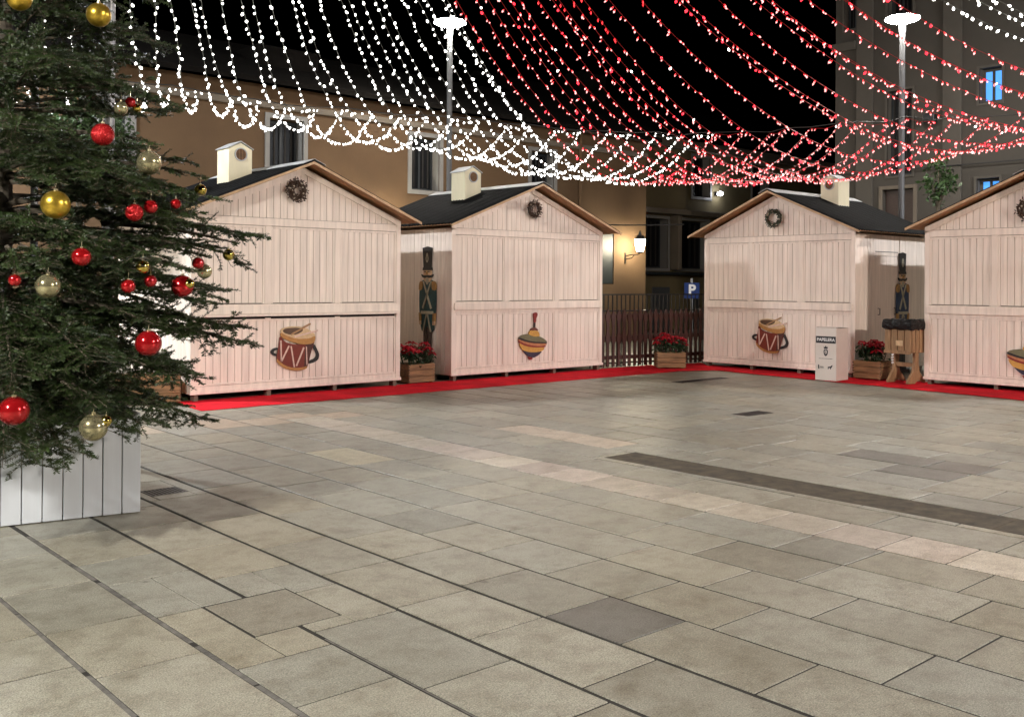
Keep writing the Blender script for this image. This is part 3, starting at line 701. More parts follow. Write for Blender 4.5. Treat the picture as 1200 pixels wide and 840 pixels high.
# ------------------------------------------------------------------ waste box (card)
T=empty('waste_box',(13.94,8.20,.0165),R(-90+4),'white card waste box printed PAPELERA in front of the stall corner','waste box')
bw,bd,bh=.34,.40,.80
m=MB(); m.box(-bw/2,bw/2,-bd/2,-bd/2+.006,0,bh).box(-bw/2,bw/2,bd/2-.006,bd/2,0,bh).box(-bw/2,-bw/2+.006,-bd/2+.0062,bd/2-.0062,0,bh).box(bw/2-.006,bw/2,-bd/2+.0062,bd/2-.0062,0,bh-.0)
m.build('body',M['card'],T)
m=MB(); m.box(-bw/2+.006,bw/2-.006,-bd/2+.008,bd/2-.008,bh-.10,bh-.094); m.build('lid_panel',M['dark'],T)
m=MB(); m.add([(-bw/2,-bd/2-.001,bh),(bw/2,-bd/2-.001,bh),(bw/2,-bd/2+.07,bh+.012),(-bw/2,-bd/2+.07,bh+.012)],[(0,1,2,3)]); m.add([(-bw/2,bd/2,bh),(bw/2,bd/2,bh),(bw/2,bd/2-.09,bh+.01),(-bw/2,bd/2-.09,bh+.01)],[(0,1,2,3)])
o=m.build('flap',M['card'],T); sm=o.modifiers.new('t','SOLIDIFY'); sm.thickness=.004
MB().box(-bw/2+.008,bw/2-.008,-bd/2-.0015,-bd/2-.0001,.57,.675).build('title_band',M['ink'],T)
def text(s,size,loc,rot,m,parent,name,ext=.0008,bold=0.0,font=None):
    c=bpy.data.curves.new(name,'FONT'); c.body=s; c.size=size; c.align_x='CENTER'; c.align_y='CENTER'; c.extrude=ext; c.offset=bold
    tmp=bpy.data.objects.new('tmp_text',c); COL.objects.link(tmp)
    dg=bpy.context.evaluated_depsgraph_get(); me=bpy.data.meshes.new_from_object(tmp.evaluated_get(dg)); me.materials.clear(); me.materials.append(m)
    bpy.data.objects.remove(tmp); me.name=name
    o=bpy.data.objects.new(name,me); COL.objects.link(o); o.parent=parent; o.location=loc; o.rotation_euler=rot; return o
text('PAPELERA',.066,(0,-bd/2-.0022,.622),(R(90),0,0),M['white'],T,'title_text',bold=.0018)
yf0,yf1=-bd/2-.0018,-bd/2-.0002
m=MB()   # crest: crown over shield
m.plate(smooth_poly([(-.033,.475),(.033,.475),(.035,.42),(.022,.385),(0,.37),(-.022,.385),(-.035,.42)],1),yf0,yf1)
m.plate([(-.030,.485),(.030,.485),(.034,.52),(.018,.507),(.0,.535),(-.018,.507),(-.034,.52)],yf0,yf1)
m.build('crest',M['ink'],T)
m=MB(); m.plate(smooth_poly([(-.017,.462),(.017,.462),(.018,.42),(0,.395),(-.018,.42)],1),yf0-.0006,yf0-.0001); m.build('crest_shield',M['card'],T)
m=MB(); m.plate([(-.004,.455),(.004,.455),(.004,.405),(-.004,.405)],yf0-.0012,yf0-.0007); m.build('crest_charge',M['ink'],T)
m=MB(); x=-.11
while x<.11: wv=random.uniform(.004,.010); m.box(x,x+wv,yf0,yf1,.330,.3365+random.choice((0,.002))); x+=wv+.004
m.build('small_print',M['ink'],T)
m=MB(); m.plate([(-.125,.235),(-.112,.24),(-.105,.225),(-.108,.20),(-.10,.175),(-.125,.175)],yf0,yf1)
x=-.095
while x<-.035: m.box(x,x+.005,yf0,yf1,.188,.200); m.box(x,x+.004,yf0,yf1,.205,.214); x+=.008
m.build('left_logo',M['ink'],T)
m=MB(); m.plate([(.025,.195),(.045,.215),(.075,.215),(.095,.235),(.12,.238),(.105,.222),(.10,.20),(.085,.195),(.088,.175),(.078,.175),(.07,.195),(.05,.193),(.045,.175),(.036,.175),(.038,.198)],yf0,yf1); m.build('right_logo',M['ink'],T)

# ------------------------------------------------------------------ wooden litter bin with black bag
T=empty('litter_bin',(14.44,7.26,.0165),R(-90-9),'wooden slatted litter bin on splayed legs with a black bag liner','litter bin')
bw=.46; bd=.40
for sx in (-1,1):
    m=MB()
    pts=[(-.17,0),(-.05,.0),(.035,.05),(.20,.0),(.20,.035),(.065,.17),(.045,.30),(.045,.52),(-.045,.52),(-.045,.30),(-.08,.17),(-.20,.035),(-.20,0)]
    base=len(m.v); mm=MB(); mm.plate(pts,-.022,.022)
    m.v=[(v[1]+sx*.17,v[0],v[2]) for v in mm.v]; m.f=mm.f
    m.build('leg',M['binwood'],T)
MB().box(-.15,.15,-.03,.03,.24,.30,c=.004).build('cross_rail',M['binwood'],T)
for face in range(4):
    m=MB(); L_=bw if face<2 else bd-.05; n=4; p=L_/n
    for i in range(n):
        a=-L_/2+i*p+.006; b=a+p-.012
        if face==0: m.box(a,b,-bd/2,-bd/2+.022,.46,.90,c=.003)
        if face==1: m.box(a,b,bd/2-.022,bd/2,.46,.90,c=.003)
        if face==2: m.box(-bw/2,-bw/2+.022,a,b,.46,.90,c=.003)
        if face==3: m.box(bw/2-.022,bw/2,a,b,.46,.90,c=.003)
    m.build('slats',M['binwood'],T)
m=MB(); m.box(-bw/2-.004,bw/2+.004,-bd/2-.012,-bd/2-.001,.44,.49,c=.003); m.build('bottom_rail',M['binwood'],T)
MB().box(-bw/2+.024,bw/2-.024,-bd/2+.024,bd/2-.024,.47,.88).build('liner',M['bag'],T)
MB().box(-.02,.10,-bd/2-.016,-bd/2-.0125,.56,.64,c=.001).build('notice_plate',M['drum_cream'],T)
m=MB(); n=40; prof=[(1.0,.80),(1.07,.83),(1.075,.88),(1.05,.93),(1.0,.955),(.93,.945),(.88,.90)]
rd=random.Random(8)
for (k_,z) in prof:
    for j in range(n):
        a=6.283*j/n; cx=math.cos(a); sx=math.sin(a); q=(abs(cx)**16+abs(sx)**16)**(-1/16)
        wv=1+.02*math.sin(a*9+z*20)+rd.uniform(-.012,.012)
        m.v.append((cx*q*(bw/2+.016)*k_*wv,sx*q*(bd/2+.016)*k_*wv,z+rd.uniform(-.01,.012)))
for i in range(len(prof)-1):
    for j in range(n): m.f.append((i*n+j,i*n+(j+1)%n,(i+1)*n+(j+1)%n,(i+1)*n+j))
m.build('bag',M['bag'],T,smooth=True)
m=MB()
for i in range(4): m.add([(-.085,-bd/2-.03,.43-.04*i),(-.045,-bd/2-.03,.44-.04*i),(-.04,-bd/2-.03,.42-.04*i),(-.08,-bd/2-.03,.41-.04*i)],[(0,1,2,3)])
o=m.build('tape_tag',M['white'],T); o.modifiers.new('t','SOLIDIFY').thickness=.002

# ------------------------------------------------------------------ fences
T=empty('picket_fence',(12.50,11.76,0),R(-8),'dark brown wooden picket fence between the stalls','fence')
W_=2.55
for z in (.16,.50,.88): MB().box(0,W_,.012,.045,z,z+.065,c=.002).build('rail',M['fence'],T)
n=21
for i in range(n):
    x=.05+i*(W_-.1)/(n-1); h=.98+.02*math.sin(i*2.1)
    pts=[(-.026,.04),(.026,.04),(.026,.42),(.042,.48),(.042,.56),(.026,.62),(.026,.80),(.044,.86),(.044,.92),(.02,h),(0,h+.04),(-.02,h),(-.044,.92),(-.044,.86),(-.026,.80),(-.026,.62),(-.042,.56),(-.042,.48),(-.026,.42)]
    m=MB(); m.plate([(x+a,b) for a,b in pts],-.012,.0115); m.build('picket',M['fence'],T)
T=empty('iron_railing',(12.50,12.02,0),R(-8),'thin black iron railing standing behind the wooden picket fence','railing')
for z in (.06,.98,1.27): MB().box(0,3.0,-.012,.012,z,z+.025).build('rail',M['iron'],T)
n=30
for i in range(n): MB().box(.02+i*.1,.036+i*.1,-.008,.008,.0,1.268).build('bar',M['iron'],T)

# ------------------------------------------------------------------ street lamps
def lamp(loc,h,label,glow,arm=False):
    T=empty('street_lamp',loc,0,label,'street lamp','street lamps round the square')
    MB().lathe([(.16,0),(.16,.03),(.09,.06),(.085,.9),(.07,.95),(.055,1.0),(.05,h-.25)],(0,0,0),16).build('pole',M['lampgrey'],T,smooth=True)
    MB().lathe([(.05,h-.25),(.062,h-.22),(.062,h-.12),(.09,h-.065)],(0,0,0),16).build('collar',M['lampgrey'],T,smooth=True)
    MB().lathe([(.07,h-.066),(.15,h-.055),(.24,h-.032),(.295,h-.006),(.30,h+.004),(.285,h+.02)],(0,0,0),32).build('diffuser',glow,T,smooth=True)
    MB().lathe([(.284,h+.021),(.22,h+.045),(.12,h+.062),(.02,h+.066)],(0,0,0),32).build('cap',M['lampgrey'],T,smooth=True)
    return T
lamp((11.53,14.75,0),6.35,'tall lamp with a bright disc head, behind the spinning top stall',M['lampglow'])
lamp((17.14,8.72,0),6.27,'tall lamp with a bright disc head, against the grey building',M['lampglow'])
lamp((1.2,14.9,0),6.3,'street lamp left of the fir tree, outside the photo',M['lampmid'])
lamp((17.3,.2,0),6.3,'street lamp at the right end of the square, outside the photo',M['lampmid'])
lamp((-5.5,3.2,0),6.3,'street lamp behind the photographer to the left, outside the photo',M['lampcool'])
lamp((9.0,-9.0,0),6.3,'street lamp behind the photographer to the right, outside the photo',M['lampwarm'])

# ------------------------------------------------------------------ buildings
def wall_holes(m,x0,x1,z0,z1,holes,y0,dep):
    """front face at y0 with rectangular openings and their reveals"""
    xs=sorted({x0,x1,*[h[0] for h in holes],*[h[1] for h in holes]}); zs=sorted({z0,z1,*[h[2] for h in holes],*[h[3] for h in holes]})
    for a,b in zip(xs,xs[1:]):
        for c,d in zip(zs,zs[1:]):
            mx,mz=(a+b)/2,(c+d)/2
            if any(h[0]<mx<h[1] and h[2]<mz<h[3] for h in holes): continue
            m.add([(a,y0,c),(b,y0,c),(b,y0,d),(a,y0,d)],[(0,1,2,3)])
    for h in holes:
        a,b,c,d=h; y1=y0+dep
        m.add([(a,y0,c),(b,y0,c),(b,y0,d),(a,y0,d),(a,y1,c),(b,y1,c),(b,y1,d),(a,y1,d)],[(0,4,5,1),(1,5,6,2),(2,6,7,3),(3,7,4,0)])
def window(T,x0,x1,z0,z1,y,dep,frame='framew',sur=.09,curt=True,glass='glass',mull=1):
    fr=MB()   # pale surround
    fr.box(x0-sur,x0,y-.03,y+.02,z0-sur,z1+sur).box(x1,x1+sur,y-.03,y+.02,z0-sur,z1+sur).box(x0+.0005,x1-.0005,y-.03,y+.02,z0-sur,z0-.001).box(x0+.0005,x1-.0005,y-.03,y+.02,z1+.001,z1+sur)
    fr.box(x1-.012,x1-.002,y+.021,y+dep,z0,z1).box(x0+.002,x0+.012,y+.021,y+dep,z0,z1)
    wo=fr.build('window',M[frame],T)
    s=MB(); t=.05; yy=y+dep-.05
    s.box(x0+.013,x0+.013+t,yy,yy+.04,z0+.01,z1-.01).box(x1-.013-t,x1-.013,yy,yy+.04,z0+.01,z1-.01).box(x0+.014+t,x1-.014-t,yy,yy+.04,z0+.01,z0+.01+t).box(x0+.014+t,x1-.014-t,yy,yy+.04,z1-.01-t,z1-.01)
    for q in range(mull):
        xm=x0+(x1-x0)*(q+1)/(mull+1); s.box(xm-.025,xm+.025,yy-.005,yy+.035,z0+.0115+t,z1-.0115-t)
    s.build('sash',M['shutter'] if glass=='glass' else M[frame],wo)
    MB().box(x0+.02,x1-.02,yy+.02,yy+.03,z0+.02,z1-.02).build('pane',M[glass],wo)
    if curt:
        c=MB(); xw=(x1-x0)
        for a in (.12,.30,.62,.80): c.box(x0+a*xw,x0+a*xw+.05*xw,yy+.006,yy+.016,z0+.08,z1-.08)
        c.build('curtain',M['curtain'],wo)
    return wo
# ochre building behind the left stalls
T=empty('ochre_building',(0,17,0),0,'long ochre building with pale cornice and dark windows behind the two left stalls','building')
wins=[(2.3,3.05,3.42,4.55),(5.65,6.4,3.42,4.55),(9.0,9.72,3.42,4.55),(12.28,13.02,3.42,4.55),(15.7,16.44,3.42,4.55)]
m=MB(); wall_holes(m,-3,19.78,0,5.15,[*wins,(17.72,18.56,1.45,2.78)],0,.28)
m.add([(19.78,0,0),(19.78,3.0,0),(19.78,3.0,5.15),(19.78,0,5.15)],[(0,1,2,3)]); m.add([(-3,3,0),(-3,0,0),(-3,0,5.15),(-3,3,5.15)],[(0,1,2,3)]); m.add([(-3,6,0),(19.78,6,0),(19.78,6,5.15),(-3,6,5.15)],[(3,2,1,0)])
m.add([(19.78,3.0001,0),(19.78,6,0),(19.78,6,5.15),(19.78,3.0001,5.15)],[(0,1,2,3)])
m.build('wall',M['ochre'],T)
for q in wins: window(T,*q,0,.28,mull=1)
wo=MB().box(17.725,18.12,.02,.06,1.46,2.77,c=.01).box(18.135,18.555,.02,.06,1.46,2.77,c=.01).build('shutter',M['shutter'],T)
m=MB().box(-3,19.80,-.06,-.0005,4.72,4.84,c=.01); m.build('cornice',M['band'],T)
m=MB(); m.add([(-3.2,-.35,5.12),(20.0,-.35,5.12),(20.0,3.0,6.5),(-3.2,3.0,6.5),(-3.2,-.35,5.22),(20.0,-.35,5.22),(20.0,3.0,6.6),(-3.2,3.0,6.6)],[(3,2,1,0),(4,5,6,7),(0,1,5,4),(1,2,6,5),(2,3,7,6),(3,0,4,7)])
m.add([(-3.2,3.001,6.5),(20,3.001,6.5),(20,6.3,5.12),(-3.2,6.3,5.12),(-3.2,3.001,6.6),(20,3.001,6.6),(20,6.3,5.22),(-3.2,6.3,5.22)],[(3,2,1,0),(4,5,6,7),(0,1,5,4),(1,2,6,5),(2,3,7,6),(3,0,4,7)])
rf=m.build('roof',M['tile'],T)
m=MB().box(9.2,10.6,.9,2.0,5.7,6.15,c=.04); m.build('skylight',M['tile'],rf)
m=MB().tube([(17.3,-.05,5.1),(17.3,-.05,0)],.045,8); m.build('drainpipe',M['ochre'],T)
# sand-coloured building farther right
T=empty('sand_building',(19.8,20.2,0),0,'sand coloured building with a dark recessed window band behind the fence','building')
m=MB(); wall_holes(m,.0,15.5,0,6.1,[(3.45,4.75,1.95,3.5),(5.15,6.8,1.95,3.5),(9,10,1.95,3.3),(11.5,12.5,1.95,3.3),(2.2,3.0,4.3,5.6),(6.0,6.9,4.3,5.6),(9.3,10.2,4.3,5.6)],0,.35)
m.add([(15.5,0,0),(15.5,7,0),(15.5,7,6.1),(15.5,0,6.1)],[(0,1,2,3)]); m.add([(0,0,0),(0,7,0),(0,7,6.1),(0,0,6.1)],[(3,2,1,0)]); m.add([(0,7,0),(15.5,7,0),(15.5,7,6.1),(0,7,6.1)],[(3,2,1,0)])
m.build('wall',M['ochre2'],T)
for q in ((3.45,4.75,1.95,3.5),(5.15,6.8,1.95,3.5),(9,10,1.95,3.3),(11.5,12.5,1.95,3.3)): window(T,*q,0,.34,mull=2 if q[0]>5 else 1)
for q in ((2.2,3.0,4.3,5.6),(6.0,6.9,4.3,5.6),(9.3,10.2,4.3,5.6)): window(T,*q,0,.34,mull=1)
MB().box(4.86,5.05,-.35,-.0005,1.9,3.62,c=.02).build('screen_fin',M['band'],T)
MB().box(3.1,7.4,-.38,-.0005,3.64,3.80,c=.01).build('canopy',M['band'],T)
MB().box(3.1,7.4,-.30,-.0005,1.74,1.83,c=.01).build('sill_ledge',M['shutter'],T)
MB().box(-.02,15.6,-.18,-.0005,5.75,6.05,c=.02).build('cornice',M['band'],T)
MB().box(4.0,4.85,-.03,-.0005,0,1.36,c=.01).build('door',M['door'],T)
MB().box(5.95,6.35,-.03,-.0005,0,1.3,c=.01).build('door',M['door'],T)
m=MB(); m.add([(-.3,-.4,6.1),(15.8,-.4,6.1),(15.8,3.5,7.9),(-.3,3.5,7.9),(-.3,-.4,6.2),(15.8,-.4,6.2),(15.8,3.5,8.0),(-.3,3.5,8.0)],[(3,2,1,0),(4,5,6,7),(0,1,5,4),(1,2,6,5),(2,3,7,6),(3,0,4,7)])
m.add([(-.3,3.501,7.9),(15.8,3.501,7.9),(15.8,7.4,6.1),(-.3,7.4,6.1),(-.3,3.501,8.0),(15.8,3.501,8.0),(15.8,7.4,6.2),(-.3,7.4,6.2)],[(3,2,1,0),(4,5,6,7),(0,1,5,4),(1,2,6,5),(2,3,7,6),(3,0,4,7)])
rf=m.build('roof',M['tile'],T); MB().box(2.4,3.6,1.6,2.3,6.9,8.1,c=.03).build('chimney',M['tile'],rf)
o=MB().lathe([(.01,-.07),(.08,-.05),(.09,0),(.08,.05),(.01,.07)],(0,0,0),12)
T=empty('flood_lamp',(27.0,20.0,4.45),0,'small bright flood lamp on the dark sand coloured facade','flood lamp')
o.build('lens',M['farlight'],T,smooth=True); MB().box(-.06,.06,.09,.2,-.06,.06,c=.01).build('housing',M['iron'],T)

# tall grey building right (front faces -X)
T=empty('grey_building',(21,12.3,0),R(-90),'tall grey building with pilasters and blue lit windows behind the right stalls','building')
# local x = -Y direction ; local y = +X
gw=[(3.3,3.76,5.26,5.98),(3.26,3.72,2.95,3.70),(1.28,1.86,3.9,5.78),(5.6,6.1,5.26,5.98),(7.9,8.4,5.26,5.98),(5.6,6.1,2.95,3.7),(7.9,8.4,2.95,3.7),(3.3,3.76,8.4,9.4),(5.6,6.1,8.4,9.4),(.22,.62,7.35,8.4),(1.28,1.86,7.4,9.4)]
dr=(1.18,1.9,0,3.6)
m=MB(); wall_holes(m,0,16,0,12,[*gw,dr],0,.22)
m.add([(0,0,0),(0,8,0),(0,8,12),(0,0,12)],[(3,2,1,0)]); m.add([(16,0,0),(16,8,0),(16,8,12),(16,0,12)],[(0,1,2,3)]); m.add([(0,0,12),(16,0,12),(16,8,12),(0,8,12)],[(0,1,2,3)]); m.add([(0,8,0),(16,8,0),(16,8,12),(0,8,12)],[(3,2,1,0)])
m.build('wall',M['greyrender'],T)
for i,q in enumerate(gw):
    lit = i in (0,1)
    window(T,*q,0,.20,glass='bluelit' if lit else 'glass',sur=.05,curt=not lit,mull=1,frame='greylight')
for a,b in ((.55,.95),(2.55,2.95),(6.9,7.3)): MB().box(a,b,-.07,-.0005,0,12,c=.01).build('pilaster',M['greylight'],T)
MB().box(-.05,.549,-.12,-.0005,6.85,7.05,c=.02).build('ledge',M['greylight'],T)
MB().box(-.03,16,-.10,-.0801,4.0,4.02,c=.002).build('wall_cable',M['cable'],T)
dd=MB().box(1.19,1.89,.12,.17,0,3.59,c=.005).build('door',M['nut_brown'],T)
m=MB().box(1.53,1.55,.112,.119,.02,3.5).box(1.22,1.86,.112,.119,2.4,2.43); m.build('door_joint',M['dark'],dd)
MB().box(1.10,1.179,-.04,.03,0,3.68,c=.005).box(1.901,1.98,-.04,.03,0,3.68,c=.005).box(1.18,1.90,-.04,.03,3.602,3.68,c=.005).build('door_surround',M['band'],T)
o=MB().box(2.2,2.45,-.25,-.08,4.95,5.15,c=.02); o.build('wall_speaker',M['iron'],T)

# wall lanterns
def lantern(loc,label):
    T=empty('wall_lantern',loc,0,label,'wall lantern','lanterns on the ochre wall')
    # wall at y=+.0 ; lantern hangs .45 m out
    MB().lathe([(.085,-.19),(.14,.10),(.135,.105)],(0,-.50,0),6).build('lantern_glass',M['lantern'],T)
    MB().lathe([(.15,.107),(.155,.12),(.09,.20),(.05,.215),(.035,.27),(.02,.31),(.005,.34)],(0,-.50,0),6).build('lantern_roof',M['iron'],T)
    MB().lathe([(.03,-.24),(.09,-.205),(.088,-.191)],(0,-.50,0),6).build('lantern_base',M['iron'],T)
    b=MB(); b.tube([(0,-.02,-.30),(0,-.25,-.27),(0,-.42,-.28),(0,-.50,-.24)],.012,6); b.tube([(0,-.02,-.38),(0,-.22,-.36),(0,-.30,-.29)],.010,6); b.box(-.02,.02,-.025,-.001,-.50,-.22); b.build('bracket',M['iron'],T)
    return T
lantern((18.98,17.0,2.47),'lit wall lantern on an iron bracket between the spinning top stall and the fence gap')
lantern((11.15,17.0,2.72),'wall lantern hidden behind the roof of the spinning top stall, glowing on the wall')
# parking sign
T=empty('parking_sign',(19.2,15.04,0),R(-47),'small blue parking sign with a white letter P seen above the fence','sign')
MB().tube([(0,0,0),(0,0,1.6)],.03,8).build('pole',M['steel'],T)
MB().box(-.18,.18,-.05,-.035,1.12,1.50,c=.004).build('plate',M['signblue'],T)
text('P',.34,(0,-.053,1.32),(R(90),0,0),M['white'],T,'letter',bold=.012)
# black cable across the gap
m=MB(); pts=[]
for i in range(25):
    t=i/24; pts.append((12.9+t*(15.2-12.9),13.6-t*1.5,2.62-.03*math.sin(math.pi*t)))
tag(m.tube(pts,.012,5).build('overhead_cable',M['cable']),'thin black cable strung across the gap above the fence','cable')

# ------------------------------------------------------------------ mast, support cable, light strings
MX,MY=2.89,8.14
T=empty('light_mast',(MX,MY,0),0,'grey steel mast rising through the right side of the fir tree','mast')
MB().tube([(0,0,0),(0,0,11.2)],.046,14).build('pole',M['steel'],T,smooth=True)
MB().lathe([(.15,0),(.15,.02),(.06,.03),(.06,.12)],(0,0,0),14).build('base_plate',M['steel'],T)
MB().lathe([(.08,10.9),(.08,11.05)],(0,0,0),14).build('collar',M['steel'],T)
T=empty('support_pole',(2.12,7.40,0),0,'thin grey pole half hidden in the left part of the fir tree','pole')
MB().tube([(0,0,.02),(0,0,2.9)],.025,12).build('pole',M['steel'],T,smooth=True)
MB().lathe([(.035,2.9),(.035,2.93)],(0,0,0),12).build('pole_cap',M['steel'],T)
STRINGS=[
 (3.78,14.33,4.13,2.89,'w'),(4.31,13.98,4.13,2.88,'w'),(4.86,13.62,4.17,2.94,'w'),(5.25,13.36,4.12,2.92,'w'),
 (5.53,13.24,4.13,2.81,'w'),(5.91,13.19,4.1,2.82,'w'),(6.37,13.12,4.07,2.81,'w'),(6.76,13.05,4.06,3.01,'w'),
 (7.13,12.98,4.02,2.96,'w'),(7.6,12.88,4.03,2.94,'w'),(7.96,12.8,4.07,3.12,'w'),(8.43,12.69,4.04,3.19,'w'),
 (8.86,12.59,4.03,3.09,'w'),(9.3,12.47,4.06,3.27,'w'),(9.72,12.36,4.07,3.22,'w'),(10.17,12.23,4.07,3.22,'w'),
 (10.64,12.08,4.03,3.33,'w'),(11.04,11.96,4.05,3.35,'w'),(11.48,11.82,4.02,3.43,'w'),(11.91,11.68,4.01,3.55,'w'),
 (12.4,11.52,4.04,3.57,'w'),(12.84,11.37,4.04,3.62,'w'),(13.31,11.2,4.09,3.68,'w'),(13.71,11.05,4.04,3.59,'w'),
 (14.04,10.93,4.12,3.77,'w'),(14.21,10.64,4.11,3.77,'r'),(14.46,10.25,4.11,3.78,'r'),(14.69,9.85,4.08,3.74,'r'),
 (14.82,9.63,4.14,3.79,'r'),(15.04,9.27,4.14,3.8,'r'),(15.28,8.85,4.19,3.92,'r'),(15.43,8.6,4.2,3.88,'r'),
 (15.65,8.21,4.17,3.8,'r'),(15.79,7.96,4.25,3.9,'r'),(16.0,7.58,4.17,3.89,'r'),(16.16,7.3,4.21,3.9,'r'),
 (16.15,6.75,4.15,3.75,'r'),(16.11,6.22,4.11,3.55,'r'),(16.06,5.71,3.99,3.25,'r'),(16.0,5.42,4.0,3.3,'r'),(15.95,5.1,3.94,3.1,'r'),(15.9,4.78,3.95,2.85,'r'),
 (15.84,4.47,3.92,2.86,'r'),(15.82,4.12,3.9,2.95,'r'),(15.79,3.81,3.81,2.71,'r'),(15.73,3.45,3.86,2.6,'r'),(15.68,3.13,3.8,2.72,'r'),(15.67,2.88,3.9,2.55,'r'),(15.66,2.45,4.05,2.50,'w'),
 (15.62,2.15,4.06,2.46,'w'),(15.6,1.85,4.03,2.44,'w')]
m=MB(); m.tube([(s[0],s[1],s[2]+.02) for s in STRINGS],.008,5)
tag(m.build('support_wire',M['cable']),'dark support wire the far ends of the light strings are tied to','wire')
def bulb_mesh(name,mm,rr,ln):
    vs=[(0,0,0)]; 
    for zz,r_ in ((-.22*ln,.62*rr),(-.6*ln,rr)):
        for j in range(5): a=6.283*j/5; vs.append((r_*math.cos(a),r_*math.sin(a),zz))
    vs.append((0,0,-ln)); fs=[]
    for j in range(5):
        k_=(j+1)%5; fs+=[(0,1+j,1+k_),(1+j,6+j,6+k_,1+k_),(6+j,11,6+k_)]
    me=bpy.data.meshes.new(name); me.from_pydata(vs,[],fs); me.shade_smooth(); me.materials.append(mm); return me
BW=bulb_mesh('bulb',M['bulbw'],.0145,.043); BR=bulb_mesh('bulb',M['bulbr'],.0112,.054); BD=bulb_mesh('bulb',M['bulbr2'],.017,.05)
ORD=['first','second','third','fourth','fifth','sixth','seventh','eighth','ninth','tenth','eleventh','twelfth','thirteenth','fourteenth','fifteenth','sixteenth','seventeenth','eighteenth','nineteenth','twentieth','twenty-first','twenty-second','twenty-third','twenty-fourth','twenty-fifth']
cnt={'w':0,'r':0}
rs=random.Random(77)
for si,(fx,fy,fz,sag,cc) in enumerate(STRINGS):
    P0=Vector((MX,MY,11.0)); F=Vector((fx,fy,fz)); far=si>30 and cc=='w'
    idx=cnt[cc]; cnt[cc]+=1
    if far: lab=['lowest','middle','highest'][si-(len(STRINGS)-3)]; lab=f'{lab} of the three white light strings past the red ones at the right'
    elif cc=='w': lab=f'string of small white lights, {ORD[idx]} white one counted from the left'
    else: lab=f'string of small red lights, {ORD[idx]} red one counted from the left'
    T=empty('light_string',tuple(F),0,lab,'light string','white light strings over the square' if cc=='w' else 'red light strings over the square')
    def pt(t):
        p=P0.lerp(F,t); p.z-=4*sag*t*(1-t); return p-F
    n=70; m=MB()
    side=Vector((-(F-P0).y,(F-P0).x,0)).normalized(); ph=rs.random()*6
    def wob(t): return side*(.035*math.sin(t*9+ph)+.02*math.sin(t*23+ph*2))*min(1,4*(1-t))*min(1,t*4)
    pts=[pt(i/n)+wob(i/n) for i in range(n+1)]
    if si+1<len(STRINGS) and idx%2==0 and not far:    # run on along the support wire
        q=STRINGS[si+1]; Q=Vector(q[:3])-F
        pts+= [Q*.5-Vector((0,0,.04)),Q*.96]
    m.tube(pts,.0035,4,False)
    m.build('cable',M['whitecable'] if cc=='w' else M['redcable'],T)
    # arc-length placement of bulbs
    L_=[0]
    for a,b in zip(pts,pts[1:]): L_.append(L_[-1]+(b-a).length)
    def at(s):
        import bisect
        i=min(max(1,bisect.bisect(L_,s)),len(pts)-1); u=(s-L_[i-1])/max(1e-6,L_[i]-L_[i-1]); return pts[i-1].lerp(pts[i],u)
    tot=L_[-1]; s=tot-.02; k_=0; rest=MB()
    pitch=.098 if cc=='w' else .094
    while s>.4:
        p=at(s); rot=(rs.uniform(-.9,.9),rs.uniform(-.9,.9),rs.random()*6.28)
        dp=Vector((rs.uniform(-.02,.02),rs.uniform(-.02,.02),rs.uniform(-.012,.004)))
        if k_<100:
            me_=BW if cc=='w' else (BD if rs.random()<.07 else BR)
            if cc=='r' and rs.random()<.012: me_=BW
            o=bpy.data.objects.new('bulb',me_); COL.objects.link(o); o.parent=T; o.location=p+dp; o.rotation_euler=rot
            if cc=='w': sc=rs.uniform(.68,1.28); o.scale=(sc,sc,sc)
            else: sc=rs.uniform(.8,1.1); o.scale=(sc,sc,sc*rs.uniform(.85,1.2))
        else:
            rr=.013; q=p+dp; rest.add([q+Vector((0,0,.002)),q+Vector((rr,0,-.02)),q+Vector((-rr*.5,rr*.87,-.02)),q+Vector((-rr*.5,-rr*.87,-.02)),q+Vector((0,0,-.045))],[(0,1,2),(0,2,3),(0,3,1),(4,2,1),(4,3,2),(4,1,3)])
        k_+=1
        s-=pitch*(rs.uniform(.55,1.45) if cc=='w' else (.045/.094 if k_%2 else rs.uniform(1.1,1.7)))
    if rest.v: tag(rest.build('bulbs',M['bulbw'] if cc=='w' else M['bulbr'],T),kind='stuff')

# ------------------------------------------------------------------ white planter of the fir tree
PB=Vector((2.48,6.37,0)); PR=math.atan2(.15,-.79)+math.pi      # front edge direction
T=empty('tree_planter',tuple(PB),PR,'white boarded planter box at the foot of the decorated fir tree','planter')
S_=1.5; H_=.635
for face in range(4):
    m=MB(); n=13; p=S_/n
    for i in range(n):
        a=i*p+.003; b=(i+1)*p-.003; j=random.uniform(-.001,.001)
        if face==0: m.box(-b,-a,0+j,.02,.004,H_,c=.003)
        if face==1: m.box(-b,-a,S_-.02,S_,.004,H_,c=.003)
        if face==2: m.box(-.02,0+j,a if i else .021,b if i<n-1 else S_-.021,.004,H_,c=.003)
        if face==3: m.box(-S_,-S_+.02,a if i else .021,b if i<n-1 else S_-.021,.004,H_,c=.003)
    m.build('side_boards',M['boxpaint'],T)
MB().box(-S_+.022,-.022,.022,S_-.022,.02,H_-.10).build('soil',M['soil'],T)
m=MB().box(-S_+.021,-.021,.0205,.035,.03,H_-.02).box(-S_+.021,-.021,S_-.035,S_-.0205,.03,H_-.02).box(-.035,-.0205,.036,S_-.036,.03,H_-.02); m.build('backing',M['backing'],T)

